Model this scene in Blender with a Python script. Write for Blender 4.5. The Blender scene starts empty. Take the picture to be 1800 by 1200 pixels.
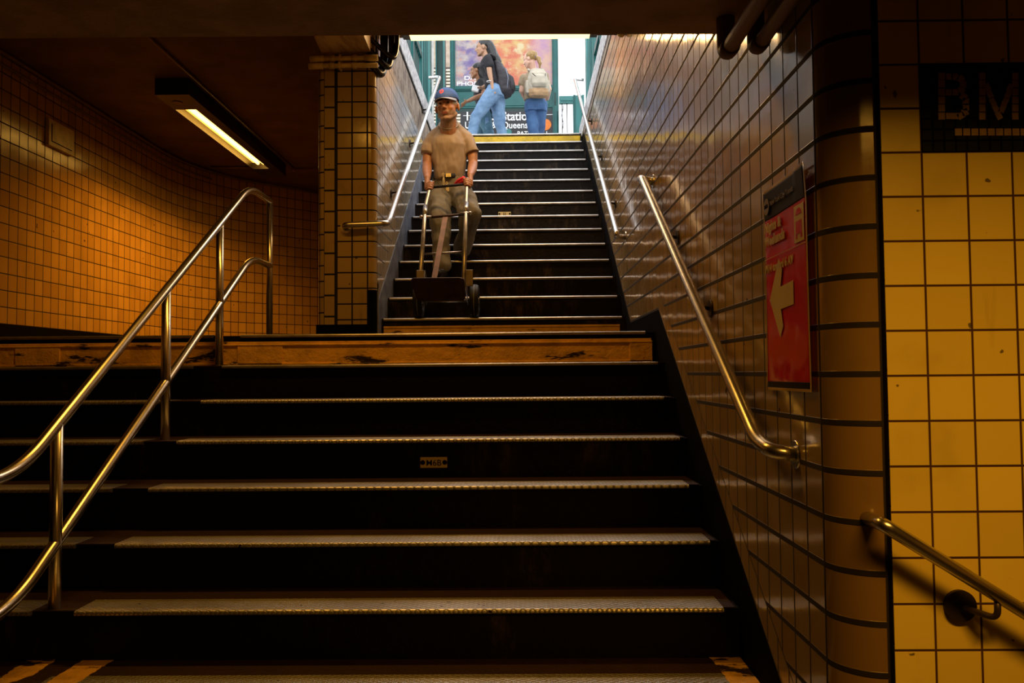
import bpy, bmesh, math, random
import numpy as np
from mathutils import Vector, Matrix
random.seed(7); np.random.seed(7)
SC = bpy.context.scene
COL = SC.collection
# ------------------------------------------------------------------ camera (eye height is z = 0)
FPX, PITCH, YAW, ROLL = 1408.0, .03964, -.01065, .00847
cam = bpy.data.cameras.new('camera'); co = bpy.data.objects.new('camera', cam); COL.objects.link(co)
cam.sensor_width = 36.0; cam.lens = FPX / 1800 * 36.0; cam.clip_start = .05; cam.clip_end = 300
co.matrix_world = (Matrix.Rotation(-YAW, 4, 'Z') @ Matrix.Rotation(math.pi/2 + PITCH, 4, 'X') @ Matrix.Rotation(-ROLL, 4, 'Z'))
SC.camera = co
cam.dof.use_dof = False
# ------------------------------------------------------------------ view, sky
SC.view_settings.view_transform = 'Standard'; SC.view_settings.look = 'None'
SC.view_settings.gamma = 1; SC.view_settings.use_curve_mapping = False
SC.view_settings.exposure = 0.0
W = bpy.data.worlds.new('overcast_sky'); SC.world = W; W.use_nodes = True
bg = W.node_tree.nodes['Background']; bg.inputs[0].default_value = (.93, .96, 1, 1); bg.inputs[1].default_value = 2.7

def at(x, y, **k):
    """point of the place seen at photograph pixel x, y on the plane X=, Y= or Z="""
    a, b = x - 900, 600 - y
    c, s = math.cos(ROLL), math.sin(ROLL)
    u, w = a*c + b*s, -a*s + b*c
    X, Z = u/FPX, w/FPX
    c, s = math.cos(PITCH), math.sin(PITCH)
    y_, z_ = c - Z*s, s + Z*c
    c, s = math.cos(YAW), math.sin(YAW)
    r = Vector((X*c + y_*s, -X*s + y_*c, z_))
    (ax, v), = k.items()
    return r * (v / r['XYZ'.index(ax)])

def area(name, loc, size, sizey, power, col, rot=(0, 0, 0), spread=math.pi):
    l = bpy.data.lights.new(name, 'AREA'); l.shape = 'RECTANGLE'; l.size = size; l.size_y = sizey
    l.energy = power; l.color = col; l.spread = spread
    o = bpy.data.objects.new(name, l); o.location = loc; o.rotation_euler = rot; COL.objects.link(o)
    return o
WARM = (1, .45, .05)
area('lobby_lamp_light', (.98, .60, 1.0), .9, .30, 31, WARM, spread=math.radians(152))
area('passage_lamp_light', (-3.09, 8.5, 2.52), .20, 2.1, 85, (1, .40, .035), spread=math.radians(130))
area('landing_lamp_light', (-.13, 6.11, 2.607), 1.3, .16, 18, (1, .56, .2))
area('stair_lamp_light', (-.9, 3.55, 2.33), 1.3, .16, 23, WARM)

# ------------------------------------------------------------------ node helpers
class NT:
    def __init__(s, name):
        s.m = bpy.data.materials.new(name); s.m.use_nodes = True; s.t = s.m.node_tree; s.n = s.t.nodes; s.l = s.t.links
        s.b = s.n['Principled BSDF']
    def new(s, ty): return s.n.new(ty)
    def inp(s, node, i, v):
        if isinstance(v, bpy.types.NodeSocket): s.l.new(v, node.inputs[i])
        elif v is not None: node.inputs[i].default_value = v
    def math(s, op, a, b=None, c=None, clamp=False):
        n = s.new('ShaderNodeMath'); n.operation = op; n.use_clamp = clamp
        s.inp(n, 0, a); s.inp(n, 1, b); s.inp(n, 2, c)
        return n.outputs[0]
    def coord(s, kind='Object'): return s.new('ShaderNodeTexCoord').outputs[kind]
    def sep(s, v):
        n = s.new('ShaderNodeSeparateXYZ'); s.l.new(v, n.inputs[0]); return n.outputs
    def comb(s, x, y, z=0.0):
        n = s.new('ShaderNodeCombineXYZ'); s.inp(n, 0, x); s.inp(n, 1, y); s.inp(n, 2, z); return n.outputs[0]
    def noise(s, v, scale, detail=3, rough=.55, stretch=None):
        if stretch:
            mp = s.new('ShaderNodeMapping'); mp.inputs['Scale'].default_value = stretch; s.l.new(v, mp.inputs[0]); v = mp.outputs[0]
        n = s.new('ShaderNodeTexNoise'); s.l.new(v, n.inputs['Vector']); n.inputs['Scale'].default_value = scale
        n.inputs['Detail'].default_value = detail; n.inputs['Roughness'].default_value = rough
        return n.outputs[0]
    def ramp(s, f, a, b, lo=0.0, hi=1.0):
        n = s.new('ShaderNodeMapRange'); n.interpolation_type = 'SMOOTHSTEP'
        s.inp(n, 0, f); n.inputs[1].default_value = a; n.inputs[2].default_value = b
        n.inputs[3].default_value = lo; n.inputs[4].default_value = hi
        return n.outputs[0]
    def mix(s, f, a, b):
        n = s.new('ShaderNodeMix'); n.data_type = 'RGBA'
        s.inp(n, 0, f)
        for i, v in ((6, a), (7, b)):
            if isinstance(v, tuple): v = (*v[:3], 1)
            s.inp(n, i, v)
        return n.outputs[2]
    def bump(s, h, dist=1.0, strength=1.0):
        n = s.new('ShaderNodeBump'); n.inputs['Distance'].default_value = dist; n.inputs['Strength'].default_value = strength
        s.l.new(h, n.inputs['Height']); s.l.new(n.outputs[0], s.b.inputs['Normal'])
    def set(s, **k):
        for a, v in k.items():
            a = {'color': 'Base Color', 'rough': 'Roughness', 'metal': 'Metallic', 'spec': 'Specular IOR Level', 'coat': 'Coat Weight',
                 'emit': 'Emission Color', 'estr': 'Emission Strength', 'alpha': 'Alpha', 'trans': 'Transmission Weight'}.get(a, a)
            if isinstance(v, tuple): v = (*v[:3], 1)
            s.inp(s.b, a, v)
        return s

def mat(name, col, rough=.5, metal=0.0, var=.25, scale=8, bump=0.0, bscale=60, spec=.5, col2=None, stretch=None):
    t = NT(name); o = t.coord()
    n = t.noise(o, scale, 4, stretch=stretch)
    c2 = col2 or tuple(c * (1 - var) for c in col)
    t.set(color=t.mix(t.ramp(n, .35, .68), col, c2), rough=rough, metal=metal, spec=spec)
    if bump: t.bump(t.noise(o, bscale, 3), bump)
    return t.m

def tile_mat(name, w, h, jw, jh, c1, c2, mortar, rough=.12, tilt=.006, dirt=.5, wav=.0006, spec=.5, mbump=.0012):
    t = NT(name)
    uv = t.sep(t.coord('UV'))
    U, V = t.math('DIVIDE', uv[0], w), t.math('DIVIDE', uv[1], h)
    iu, iv = t.math('FLOOR', U), t.math('FLOOR', V)
    fu, fv = t.math('FRACT', U), t.math('FRACT', V)
    du = t.math('MULTIPLY', t.math('MINIMUM', fu, t.math('SUBTRACT', 1.0, fu)), w)
    dv = t.math('MULTIPLY', t.math('MINIMUM', fv, t.math('SUBTRACT', 1.0, fv)), h)
    mu, mv = t.ramp(du, jw/2, jw/2 + .0022), t.ramp(dv, jh/2, jh/2 + .0022)
    tile = t.math('MINIMUM', mu, mv)
    wn = t.new('ShaderNodeTexWhiteNoise'); wn.noise_dimensions = '2D'; t.l.new(t.comb(iu, iv), wn.inputs['Vector'])
    rnd = t.sep(wn.outputs['Color'])
    obj = t.coord('Object')
    nz = t.noise(obj, 3.2, 4); fine = t.noise(obj, 38, 4, .6)
    base = t.mix(rnd[0], c1, c2)
    base = t.mix(t.math('MULTIPLY', t.ramp(nz, .5, .75), dirt), base, tuple(c * .45 for c in c1))
    streak = t.ramp(t.noise(obj, 5, 5, .65, stretch=(3.2, 3.2, .35)), .58, .78)
    base = t.mix(t.math('MULTIPLY', streak, dirt * .8), base, tuple(c * .4 for c in c1))
    spots = t.ramp(t.noise(obj, 21, 2, .4), .745, .76)
    base = t.mix(t.math('MULTIPLY', spots, .8), base, (.02, .012, .008))
    col = t.mix(tile, mortar, base)
    t.set(color=col, rough=t.math('ADD', t.math('MULTIPLY', t.math('SUBTRACT', 1.0, tile), .7), t.math('ADD', t.math('MULTIPLY', fine, .12), rough)), spec=spec)
    hx = t.math('MULTIPLY', t.math('SUBTRACT', rnd[1], .5), t.math('MULTIPLY', fu, w * tilt))
    hy = t.math('MULTIPLY', t.math('SUBTRACT', rnd[2], .5), t.math('MULTIPLY', fv, h * tilt))
    hh = t.math('ADD', t.math('ADD', hx, hy), t.math('MULTIPLY', t.noise(obj, 9, 2), wav))
    t.bump(t.math('ADD', t.math('MULTIPLY', tile, mbump), t.math('MULTIPLY', tile, hh)), 1.0)
    return t.m

# ------------------------------------------------------------------ mesh helpers
class MB:
    def __init__(s): s.v = []; s.f = []; s.uv = []; s.mi = []; s.sm = []
    def face(s, pts, uv=None, mi=0, smooth=False):
        b = len(s.v); s.v += [tuple(p) for p in pts]; s.f.append(list(range(b, b + len(pts))))
        s.uv.append(uv or [(p[0] + p[1], p[2]) for p in pts]); s.mi.append(mi); s.sm.append(smooth); return s
    def box(s, x0, x1, y0, y1, z0, z1, mi=0):
        P = [(x, y, z) for z in (z0, z1) for y in (y0, y1) for x in (x0, x1)]
        for q in ((0, 2, 3, 1), (4, 5, 7, 6), (0, 1, 5, 4), (2, 6, 7, 3), (0, 4, 6, 2), (1, 3, 7, 5)):
            pts = [P[i] for i in q]
            s.face(pts, mi=mi)
        return s
    def obox(s, c, size, R, mi=0):
        hx, hy, hz = (d/2 for d in size); c = Vector(c)
        P = [c + R @ Vector((x, y, z)) for z in (-hz, hz) for y in (-hy, hy) for x in (-hx, hx)]
        for q in ((0, 2, 3, 1), (4, 5, 7, 6), (0, 1, 5, 4), (2, 6, 7, 3), (0, 4, 6, 2), (1, 3, 7, 5)):
            s.face([P[i] for i in q], mi=mi)
        return s
    def prism(s, poly, ax, a, b, uvf=None, mi=0):
        """poly: 2-D points in the two other axes (order x,y,z minus ax); extruded along ax from a to b"""
        def P(p, t):
            q = list(p); q.insert('xyz'.index(ax), t); return tuple(q)
        A = [P(p, a) for p in poly]; B = [P(p, b) for p in poly]; n = len(poly)
        s.face(A, [uvf(p) for p in poly] if uvf else None, mi)
        s.face(B[::-1], [uvf(p) for p in poly][::-1] if uvf else None, mi)
        for i in range(n):
            j = (i + 1) % n; s.face([A[i], B[i], B[j], A[j]][::-1], mi=mi)
        return s
    def tube(s, pts, r, seg=12, mi=0, caps=True, smooth=True):
        pts = [Vector(p) for p in pts]; rs = r if isinstance(r, (list, tuple)) else [r] * len(pts)
        rings = []; up = Vector((0, 0, 1)); n0 = None
        for i, p in enumerate(pts):
            d = (pts[min(i+1, len(pts)-1)] - pts[max(i-1, 0)]).normalized()
            if n0 is None:
                n0 = d.orthogonal().normalized()
            n0 = (n0 - d * n0.dot(d)).normalized(); b = d.cross(n0)
            k = 1.0
            if 0 < i < len(pts) - 1:
                a_ = (pts[i] - pts[i-1]).normalized(); k = 1 / max(.5, a_.dot(d))
            rings.append([p + (n0 * math.cos(t) + b * math.sin(t)) * rs[i] for t in [2*math.pi*j/seg for j in range(seg)]])
        base = len(s.v)
        for rg in rings: s.v += [tuple(p) for p in rg]
        for i in range(len(rings) - 1):
            for j in range(seg):
                a = base + i*seg + j; b = base + i*seg + (j+1) % seg
                s.f.append([a, b, b + seg, a + seg]); s.uv.append([(0, 0)]*4); s.mi.append(mi); s.sm.append(smooth)
        if caps:
            for k, rg in ((0, rings[0][::-1]), (1, rings[-1])): s.face(rg, mi=mi)
        return s
    def cyl(s, a, b, r, r2=None, seg=20, mi=0): return s.tube([a, b], [r, r2 if r2 is not None else r], seg, mi)
    def ball(s, c, r, seg=12, mi=0):
        c = Vector(c); r = Vector(r) if not isinstance(r, (int, float)) else Vector((r, r, r)); n = seg // 2
        base = len(s.v)
        for i in range(n + 1):
            t = math.pi * i / n
            for j in range(seg):
                p = 2 * math.pi * j / seg
                s.v.append((c.x + r.x*math.sin(t)*math.cos(p), c.y + r.y*math.sin(t)*math.sin(p), c.z + r.z*math.cos(t)))
        for i in range(n):
            for j in range(seg):
                a = base + i*seg + j; b = base + i*seg + (j+1) % seg
                s.f.append([a, a+seg, b+seg, b]); s.uv.append([(0, 0)]*4); s.mi.append(mi); s.sm.append(True)
        return s
    def build(s, name, mats, parent=None, weld=True, bevel=0, label=None, origin=None):
        me = bpy.data.meshes.new(name)
        me.from_pydata(s.v, [], s.f)
        ul = me.uv_layers.new(name='UVMap')
        flat = [c for f in s.uv for c in f]
        ul.data.foreach_set('uv', [x for c in flat for x in c])
        me.polygons.foreach_set('material_index', s.mi); me.polygons.foreach_set('use_smooth', s.sm)
        for m in (mats if isinstance(mats, (list, tuple)) else [mats]): me.materials.append(m)
        if weld == 'merge':
            bm = bmesh.new(); bm.from_mesh(me); bmesh.ops.remove_doubles(bm, verts=bm.verts, dist=1e-5); bm.to_mesh(me); bm.free()
        elif weld:
            bm = bmesh.new(); bm.from_mesh(me); bmesh.ops.remove_doubles(bm, verts=bm.verts, dist=1e-5)
            bmesh.ops.recalc_face_normals(bm, faces=bm.faces)
            bm.to_mesh(me); bm.free()
        o = bpy.data.objects.new(name, me); COL.objects.link(o)
        if parent:
            o.parent = parent; o.matrix_parent_inverse = Matrix.Identity(4)
            me.transform(Matrix.Translation(-world_loc(parent)))
        elif origin is not None:
            o.location = origin; me.transform(Matrix.Translation(-Vector(origin)))
        if bevel:
            b = o.modifiers.new('bevel', 'BEVEL'); b.width = bevel; b.segments = 2; b.limit_method = 'ANGLE'; b.angle_limit = math.radians(35)
        if label: o['label'] = label
        return o
def world_loc(o):
    v = Vector(o.location)
    while o.parent: o = o.parent; v += Vector(o.location)
    return v
def bend(pts, r=.06, n=6):
    """polyline with rounded corners"""
    pts = [Vector(p) for p in pts]; out = [pts[0]]
    for i in range(1, len(pts) - 1):
        p, a, b = pts[i], pts[i-1] - pts[i], pts[i+1] - pts[i]
        ra = min(r, a.length * .48, b.length * .48); A = p + a.normalized()*ra; B = p + b.normalized()*ra
        for k in range(n + 1):
            t = k/n; out.append(A*(1-t)**2 + p*2*t*(1-t) + B*t*t)
    out.append(pts[-1]); return out
def thing(name, label, cat, loc, group=None):
    o = bpy.data.objects.new(name, None); o.empty_display_size = .1; COL.objects.link(o); o.location = loc
    return tag(o, label, cat, group)
def tag(o, label, cat, group=None, kind=None):
    o['label'] = label; o['category'] = cat
    if group: o['group'] = group
    if kind: o['kind'] = kind
    return o
def struct(o, label=None, cat=None):
    o['kind'] = 'structure'
    if label: o['label'] = label
    if cat: o['category'] = cat
    return o
def text(name, body, size, m, parent, origin, R, align='LEFT', bold=.0, sx=1.0, ext=.0008):
    cu = bpy.data.curves.new(name, 'FONT'); cu.body = body; cu.size = size; cu.align_x = align; cu.offset = bold; cu.extrude = ext
    cu.resolution_u = 4
    t = bpy.data.objects.new(name, cu); COL.objects.link(t); bpy.context.view_layer.update()
    me = bpy.data.meshes.new_from_object(t.evaluated_get(bpy.context.evaluated_depsgraph_get()))
    bpy.data.objects.remove(t); me.materials.clear(); me.materials.append(m)
    for v in me.vertices: v.co.x *= sx
    me.transform(Matrix.Translation(Vector(origin)) @ R.to_4x4())
    if parent: me.transform(Matrix.Translation(-world_loc(parent)))
    o = bpy.data.objects.new(name, me); COL.objects.link(o); o.parent = parent
    return o
RFRONT = Matrix(((1, 0, 0), (0, 0, -1), (0, 1, 0)))          # text facing -Y
RRIGHT = Matrix(((0, 0, -1), (-1, 0, 0), (0, 1, 0)))         # on a wall facing -X, reading towards -Y

# ------------------------------------------------------------------ materials
M = {}
CREAM = (.62, .43, .16)
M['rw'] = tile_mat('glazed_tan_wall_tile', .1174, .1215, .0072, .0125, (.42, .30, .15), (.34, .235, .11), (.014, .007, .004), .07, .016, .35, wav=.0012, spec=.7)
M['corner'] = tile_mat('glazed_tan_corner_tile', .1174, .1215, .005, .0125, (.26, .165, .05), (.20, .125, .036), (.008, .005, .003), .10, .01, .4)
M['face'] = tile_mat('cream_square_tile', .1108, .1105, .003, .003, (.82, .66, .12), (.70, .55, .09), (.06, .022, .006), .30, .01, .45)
M['lw'] = tile_mat('orange_buff_passage_tile', .12, .1365, .0065, .0065, (.58, .36, .10), (.47, .28, .07), (.02, .008, .004), .12, .02, .3, wav=.0016)
M['pil'] = tile_mat('tan_pillar_tile', .109, .1116, .0085, .0080, (.46, .33, .15), (.38, .26, .11), (.006, .006, .008), .10, .012, .6)
M['stw'] = tile_mat('tan_glazed_stair_wall_tile', .109, .1116, .0065, .0065, (.50, .42, .30), (.42, .34, .23), (.03, .022, .018), .08, .016, .4, wav=.0012, spec=.8)
M['lobby'] = tile_mat('cream_lobby_tile', .11, .11, .003, .003, (.5, .37, .2), (.45, .33, .17), (.08, .04, .02), .3, .01, .4)
M['black'] = mat('black_painted_plaster', (.004, .003, .003), .8, var=.3, bump=.002, spec=.04)
M['ceil'] = mat('dark_brown_painted_ceiling', (.16, .085, .05), .75, var=.35, scale=3, bump=.002)
M['beam'] = mat('brown_painted_beam', (.40, .25, .13), .6, var=.35, scale=6, bump=.003, bscale=40)
M['creamp'] = mat('cream_oil_paint', (.80, .62, .26), .35, var=.30, scale=9, bump=.001)
M['rusty'] = mat('rust_stained_cream_paint', (.82, .64, .27), .4, scale=4, col2=(.30, .10, .02), stretch=(3, .5, 1), bump=.002)
M['concrete'] = mat('weathered_brown_concrete', (.36, .28, .21), .85, scale=9, col2=(.16, .11, .08), bump=.01, bscale=30)
M['granite'] = mat('grey_granite_curb', (.70, .68, .68), .7, scale=26, col2=(.34, .32, .33), bump=.003, bscale=90)
M['stringer'] = mat('blue_grey_painted_stringer', (.20, .22, .27), .5, scale=7, col2=(.10, .10, .13), bump=.002)
M['floor'] = mat('dark_terrazzo_floor', (.02, .014, .011), .5, scale=12)
M['street'] = mat('grey_sidewalk', (.34, .33, .32), .85, scale=4)

def stair_paint(name='black_painted_riser', k=1.0, lo=.55):
    t = NT(name); o = t.coord()
    a = t.ramp(t.noise(o, 2.2, 6, .65, stretch=(1, 1, .5)), lo, lo + .2)
    d = t.ramp(t.noise(o, 14, 5, .7, stretch=(1, 1, .3)), .45, .7)
    t.set(color=t.mix(t.math('MULTIPLY', a, d), tuple(c*k for c in (.006, .0045, .004)), (.09, .06, .035)), rough=.5, spec=.12); t.bump(t.noise(o, 40, 3), .004); return t.m
M['riser'] = stair_paint(); M['riser_u'] = stair_paint('scuffed_black_riser', 1.6, .46)
M['tread'] = mat('dark_red_brown_tread', (.034, .012, .008), .6, scale=14, bump=.003)
def plate_mat():
    t = NT('worn_steel_tread_plate'); o = t.coord(); s = t.sep(o)
    p = .034
    def line(a): 
        f = t.math('FRACT', t.math('DIVIDE', a, p)); return t.ramp(t.math('ABSOLUTE', t.math('SUBTRACT', f, .5)), .33, .45)
    yy = t.math('MULTIPLY', s[1], 1.5)
    g = t.math('MAXIMUM', line(t.math('ADD', s[0], yy)), line(t.math('SUBTRACT', s[0], yy)))
    n = t.noise(o, 3, 5)
    c = t.mix(t.ramp(n, .3, .7), (.92, .91, .90), (.66, .64, .61))
    wear = t.ramp(t.noise(o, 30, 4), .69, .72)
    c = t.mix(wear, c, (.05, .03, .02))
    t.set(color=t.mix(t.math('MULTIPLY', g, .62), c, (.03, .022, .018)), metal=1.0, rough=t.math('ADD', .40, t.math('MULTIPLY', g, .3)))
    t.bump(t.math('MULTIPLY', g, -.0005), 1.0); return t.m
M['plate'] = plate_mat()
M['nose'] = mat('worn_bright_nosing_steel', (.62, .58, .54), .30, .85, var=.3, scale=10)
def yellow(name, col, dark, thr):
    t = NT(name); o = t.coord()
    n = t.ramp(t.noise(o, 6, 7, .66, stretch=(.55, 1, 2.4)), thr, thr + .03)
    edge = t.ramp(t.noise(o, 6, 7, .66, stretch=(.55, 1, 2.4)), thr - .05, thr)
    c = t.mix(t.ramp(t.noise(o, 9, 5), .4, .7), col, tuple(c*.72 for c in col))
    c = t.mix(t.math('MULTIPLY', edge, .45), c, tuple(c*.4 for c in col))
    t.set(color=t.mix(n, c, dark), rough=.5)
    t.bump(t.math('ADD', t.math('MULTIPLY', n, -.003), t.math('MULTIPLY', t.noise(o, 12, 5, .7), .012)), 1.0); return t.m
M['yellow'] = yellow('peeling_orange_yellow_paint', (.95, .55, .08), (.03, .015, .01), .585)
M['yellow2'] = yellow('bright_yellow_edge_paint', (.85, .52, .01), (.06, .04, .02), .70)
M['steel'] = mat('brushed_stainless_steel', (.74, .72, .70), .27, 1.0, var=.12, scale=20)
M['steeld'] = mat('dark_iron_bracket', (.06, .045, .035), .45, .6)
M['conduit'] = mat('brown_painted_conduit', (.22, .13, .08), .55)
M['cable'] = mat('black_glossy_cable', (.012, .012, .016), .25)

# ------------------------------------------------------------------ stair numbers
RS, RUN = .178, .28
def LY(k): return (9.283 + k) * RUN
def LZ(k): return (k - 5.721) * RS
ZF = LZ(-3); ZL = LZ(7)
def UY(j): return 5.84 + .2703*j
def UZ(j): return ZL + (j + 1)*.1785
ZS = UZ(14); XR, XL, XW = .775, -1.02, -4.2
ZC = 2.65
SL = RS/RUN; SU = .1785/.2703

# ------------------------------------------------------------------ lower staircase
t = thing('staircase', 'wide black lower staircase with steel edged treads up to the landing', 'staircase', (-1.7, LY(-2), ZF))
b = MB()
prof = [(LY(-2), ZF - .2), (LY(-2), ZF)]
pts = []
for k in range(-2, 8):
    pts += [(LY(k) + .012, LZ(k-1)), (LY(k) + .012, LZ(k))]
poly = [(LY(-2) + .012, ZF - .3)] + pts + [(LY(7) + .02, ZL), (LY(7) + .02, ZF - .3)]
b.prism(poly, 'x', XW + .004, XR - .004)
b.build('stair_body', M['riser'], t)
for k in range(-2, 8):
    b = MB(); b.box(XW + .01, XR - .02, LY(k) + .012, LY(k) + .30, LZ(k), LZ(k) + .004) if k < 7 else b.box(XW + .01, XR - .01, LY(k) + .03, LY(k) + .4, LZ(k), LZ(k) + .002)
    if k < 7: b.build('tread', M['tread'], t)
    for (x0, x1) in ((XW + .05, -1.76), (-1.60, XR - .045 - (.02 if k % 2 else 0))):
        b = MB()
        y0 = LY(k) - .008; z0 = LZ(k)
        pr = [(y0 + .006, z0 - .012)]
        for a in range(7):
            th = -math.pi/2 - math.pi/2*a/6
            pr.append((y0 + .009 + .009*math.cos(th) , z0 - .003 + .009*math.sin(th)))
        for a in range(1, 7):
            th = math.pi - math.pi/2*a/6
            pr.append((y0 + .009 + .009*math.cos(th), z0 - .003 + .009*math.sin(th)))
        pr = [(y0 + .009, z0 - .012)] + [(y0 + .009 - .009*math.sin(math.pi*a/10), z0 - .003 - .009*math.cos(math.pi*a/10)) for a in range(11)] + [(y0 + .15, z0 + .006), (y0 + .15, z0 + .0045), (y0 + .02, z0 - .012)]
        b.prism(pr, 'x', x0, x1)
        b.build('nosing_plate', M['plate'] if k < 6 else M['nose'], t)
# painted riser below the landing edge, with a raised frame
b = MB(); y = LY(7) + .012
b.box(XW + .01, XR - .03, y - .007, y + .001, LZ(6) + .006, ZL - .034)
b.box(XW + .01, XR - .03, y - .016, y, LZ(6) + .118, LZ(6) + .130)
b.box(XW + .01, XR - .03, y - .013, y, LZ(6) + .006, LZ(6) + .022)
for x in (-2.9, -1.62, .62): b.box(x, x + (.13 if x > 0 else .26), y - .013, y, LZ(6) + .008, LZ(6) + .13)
b.build('painted_riser', M['yellow'], t, bevel=.004, label='peeling orange yellow riser under the landing edge')
def patch(name, pts, z, m, parent, label):
    """worn strip of paint with a ragged outline"""
    out = []
    for i in range(len(pts)):
        a, c = Vector(pts[i]), Vector(pts[(i+1) % len(pts)]); n = max(2, int((c - a).length / .012))
        for k in range(n):
            p = a.lerp(c, k/n); out.append((p.x + random.uniform(-.004, .004), p.y + random.uniform(-.004, .004)))
    b = MB(); b.prism(out, 'z', z, z + .0012); return b.build(name, m, parent, label=label)
zt = LZ(0) + .0065
for q in (((106, 1158), (186, 1157), (150, 1200), (-20, 1262)), ((150, 1157), (204, 1156), (100, 1222), (40, 1225)), ((1243, 1148), (1303, 1148), (1345, 1210), (1292, 1210))):
    if q[0][0] == 106: q = ((50, 1158), (100, 1157), (60, 1185), (-40, 1218))
    patch('paint_strip', [at(*p, Z=zt).xy for p in q], zt - .0015, M['yellow'], t, 'worn orange yellow paint strip')
# ------------------------------------------------------------------ upper staircase
t2 = thing('staircase', 'narrow black upper staircase rising from the landing to the bright street', 'staircase', (-.1, UY(0), ZL))
pts = []
for j in range(0, 15):
    pts += [(UY(j) + .012, UZ(j-1)), (UY(j) + .012, UZ(j))]
poly = [(UY(0) + .012, ZL - .2)] + pts + [(UY(14) + .25, ZS), (UY(14) + .25, ZL - .2)]
MB().prism(poly, 'x', XL + .002, XR - .002).build('stair_body', M['riser_u'], t2)
for j in range(15):
    y0 = UY(j) - .006; z0 = UZ(j)
    pr = [(y0 + .016, z0 - .020)] + [(y0 + .012 - .012*math.sin(math.pi*a/10), z0 - .008 - .012*math.cos(math.pi*a/10)) for a in range(11)] + [(y0 + .07, z0 + .004), (y0 + .07, z0 + .002), (y0 + .02, z0 - .02)]
    MB().prism(pr, 'x', XL + .02, XR - .035).build('nosing', M['nose'], t2)
y = UY(0) + .012
b = MB(); b.box(XL + .02, XR - .05, y - .008, y, ZL + .003, UZ(0) - .055); b.box(XL + .02, XR - .05, y - .014, y, UZ(0) - .07, UZ(0) - .055)
b.build('painted_riser', M['yellow'], t2, label='peeling orange yellow bottom riser')
y = UY(14) + .012
MB().box(XL + .03, XR - .03, y - .007, y, UZ(13) + .02, UZ(14) - .03).build('painted_riser', M['yellow2'], t2, label='bright yellow top riser at street level')

# ------------------------------------------------------------------ floors, ceilings
struct(MB().box(-4.6, 4.2, -3.2, LY(-2) + .012, ZF - .1, ZF).build('floor', M['floor']))
def slab(name, x0, x1, y0, y1, z0, z1, m): return struct(MB().box(x0, x1, y0, y1, z0, z1).build(name, m))
slab('floor_landing', XW, XR, LY(7) + .02, UY(0) + .012, ZL - .3, ZL, M['floor'])
slab('floor_passage', XW, XL - .0, UY(0) + .012, 13.0, ZL - .3, ZL, M['floor'])
slab('ceiling', -4.6, 4.2, -3.2, 2.34, 1.36, 1.46, M['ceil'])
YB0, YB1, ZB = 2.33, 2.62, 1.112
tb = struct(MB().prism([(-4.6, YB0 - .08), (4.2, YB0 + .05), (4.2, YB1 + .05), (.775, YB1), (-.03, YB1 - .024), (-4.6, YB1 - .075)], 'z', ZB, 3.2).build('trim_beam', M['beam'], bevel=.008))
slab('ceiling_landing', -4.6, XR + .1, YB1 - .08, 6.21, ZC, ZC + .25, M['ceil'])
slab('ceiling_passage', -4.6, XL - .1, 6.21, 13.0, ZC, ZC + .25, M['ceil'])
struct(MB().box(XL, XR, 6.21, 6.25, ZC + .02, ZS - .02).build('trim_opening', M['creamp'], bevel=.01))
# sidewalk above, around the stairwell
struct(MB().box(-12, XL - .26, YB1, UY(14) + .2, ZC + .25, ZS).box(XR + .22, 12, YB1, UY(14) + .2, ZC + .25, ZS).box(-12, 12, UY(14) + .2, 40, ZS - .2, ZS - .001).build('floor_street', M['street']))

# ------------------------------------------------------------------ right wall
def base_r(y):
    if y < 4.48: return .346 - (4.48 - y)*SL
    if y < 5.62: return .346
    return max(.346, UZ(0) + (y - UY(0))*SU + .085)
ux = 2.086
yend = UY(14) + .25
ztop = 2.86
b = MB()
def clipz(poly, uv, zm):
    """cut a polygon (list of 3-D points with uv) off above z = zm"""
    out, ou = [], []
    for i in range(len(poly)):
        p, q, a, c = poly[i], poly[(i+1) % len(poly)], uv[i], uv[(i+1) % len(poly)]
        if p[2] <= zm: out.append(p); ou.append(a)
        if (p[2] <= zm) != (q[2] <= zm):
            t = (zm - p[2])/(q[2] - p[2]); out.append(tuple(p[k] + (q[k] - p[k])*t for k in range(3))); ou.append(tuple(a[k] + (c[k] - a[k])*t for k in range(2)))
    return out, ou
def cols(b, ys, lo, hi, xa, xb, uvf):
    """wall face built of convex columns, with its thickness"""
    for y0, y1, in zip(ys[:-1], ys[1:]):
        l0, l1 = lo(y0 + 1e-4), lo(y1 - 1e-4)
        if l0 < hi < l1: y1 = y0 + (y1 - y0)*(hi - l0)/(l1 - l0); l1 = hi - 1e-4
        for x in (xa, xb):
            q = [(y0, l0), (y1, l1), (y1, hi), (y0, hi)]
            b.face([(x, *p) for p in q], [uvf(p) for p in q])
        b.face([(xa, y0, l0), (xb, y0, l0), (xb, y1, l1), (xa, y1, l1)])
        b.face([(xa, y0, hi), (xb, y0, hi), (xb, y1, hi), (xa, y1, hi)])
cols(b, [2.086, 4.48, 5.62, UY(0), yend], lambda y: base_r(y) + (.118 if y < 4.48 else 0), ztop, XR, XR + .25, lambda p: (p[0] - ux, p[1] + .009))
# slanted border course along the lower stairs
L = math.hypot(1, SL)
def sl_uv(p): return ((p[0] - ux)*L, (p[1] - base_r(min(p[0], 4.479))) * .1215/.118)
b.prism([(2.086, base_r(2.086)), (4.48, base_r(4.479)), (4.48, base_r(4.479) + .118), (2.086, base_r(2.086) + .118)], 'x', XR, XR + .25, sl_uv)
n0 = len(b.f)
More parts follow.
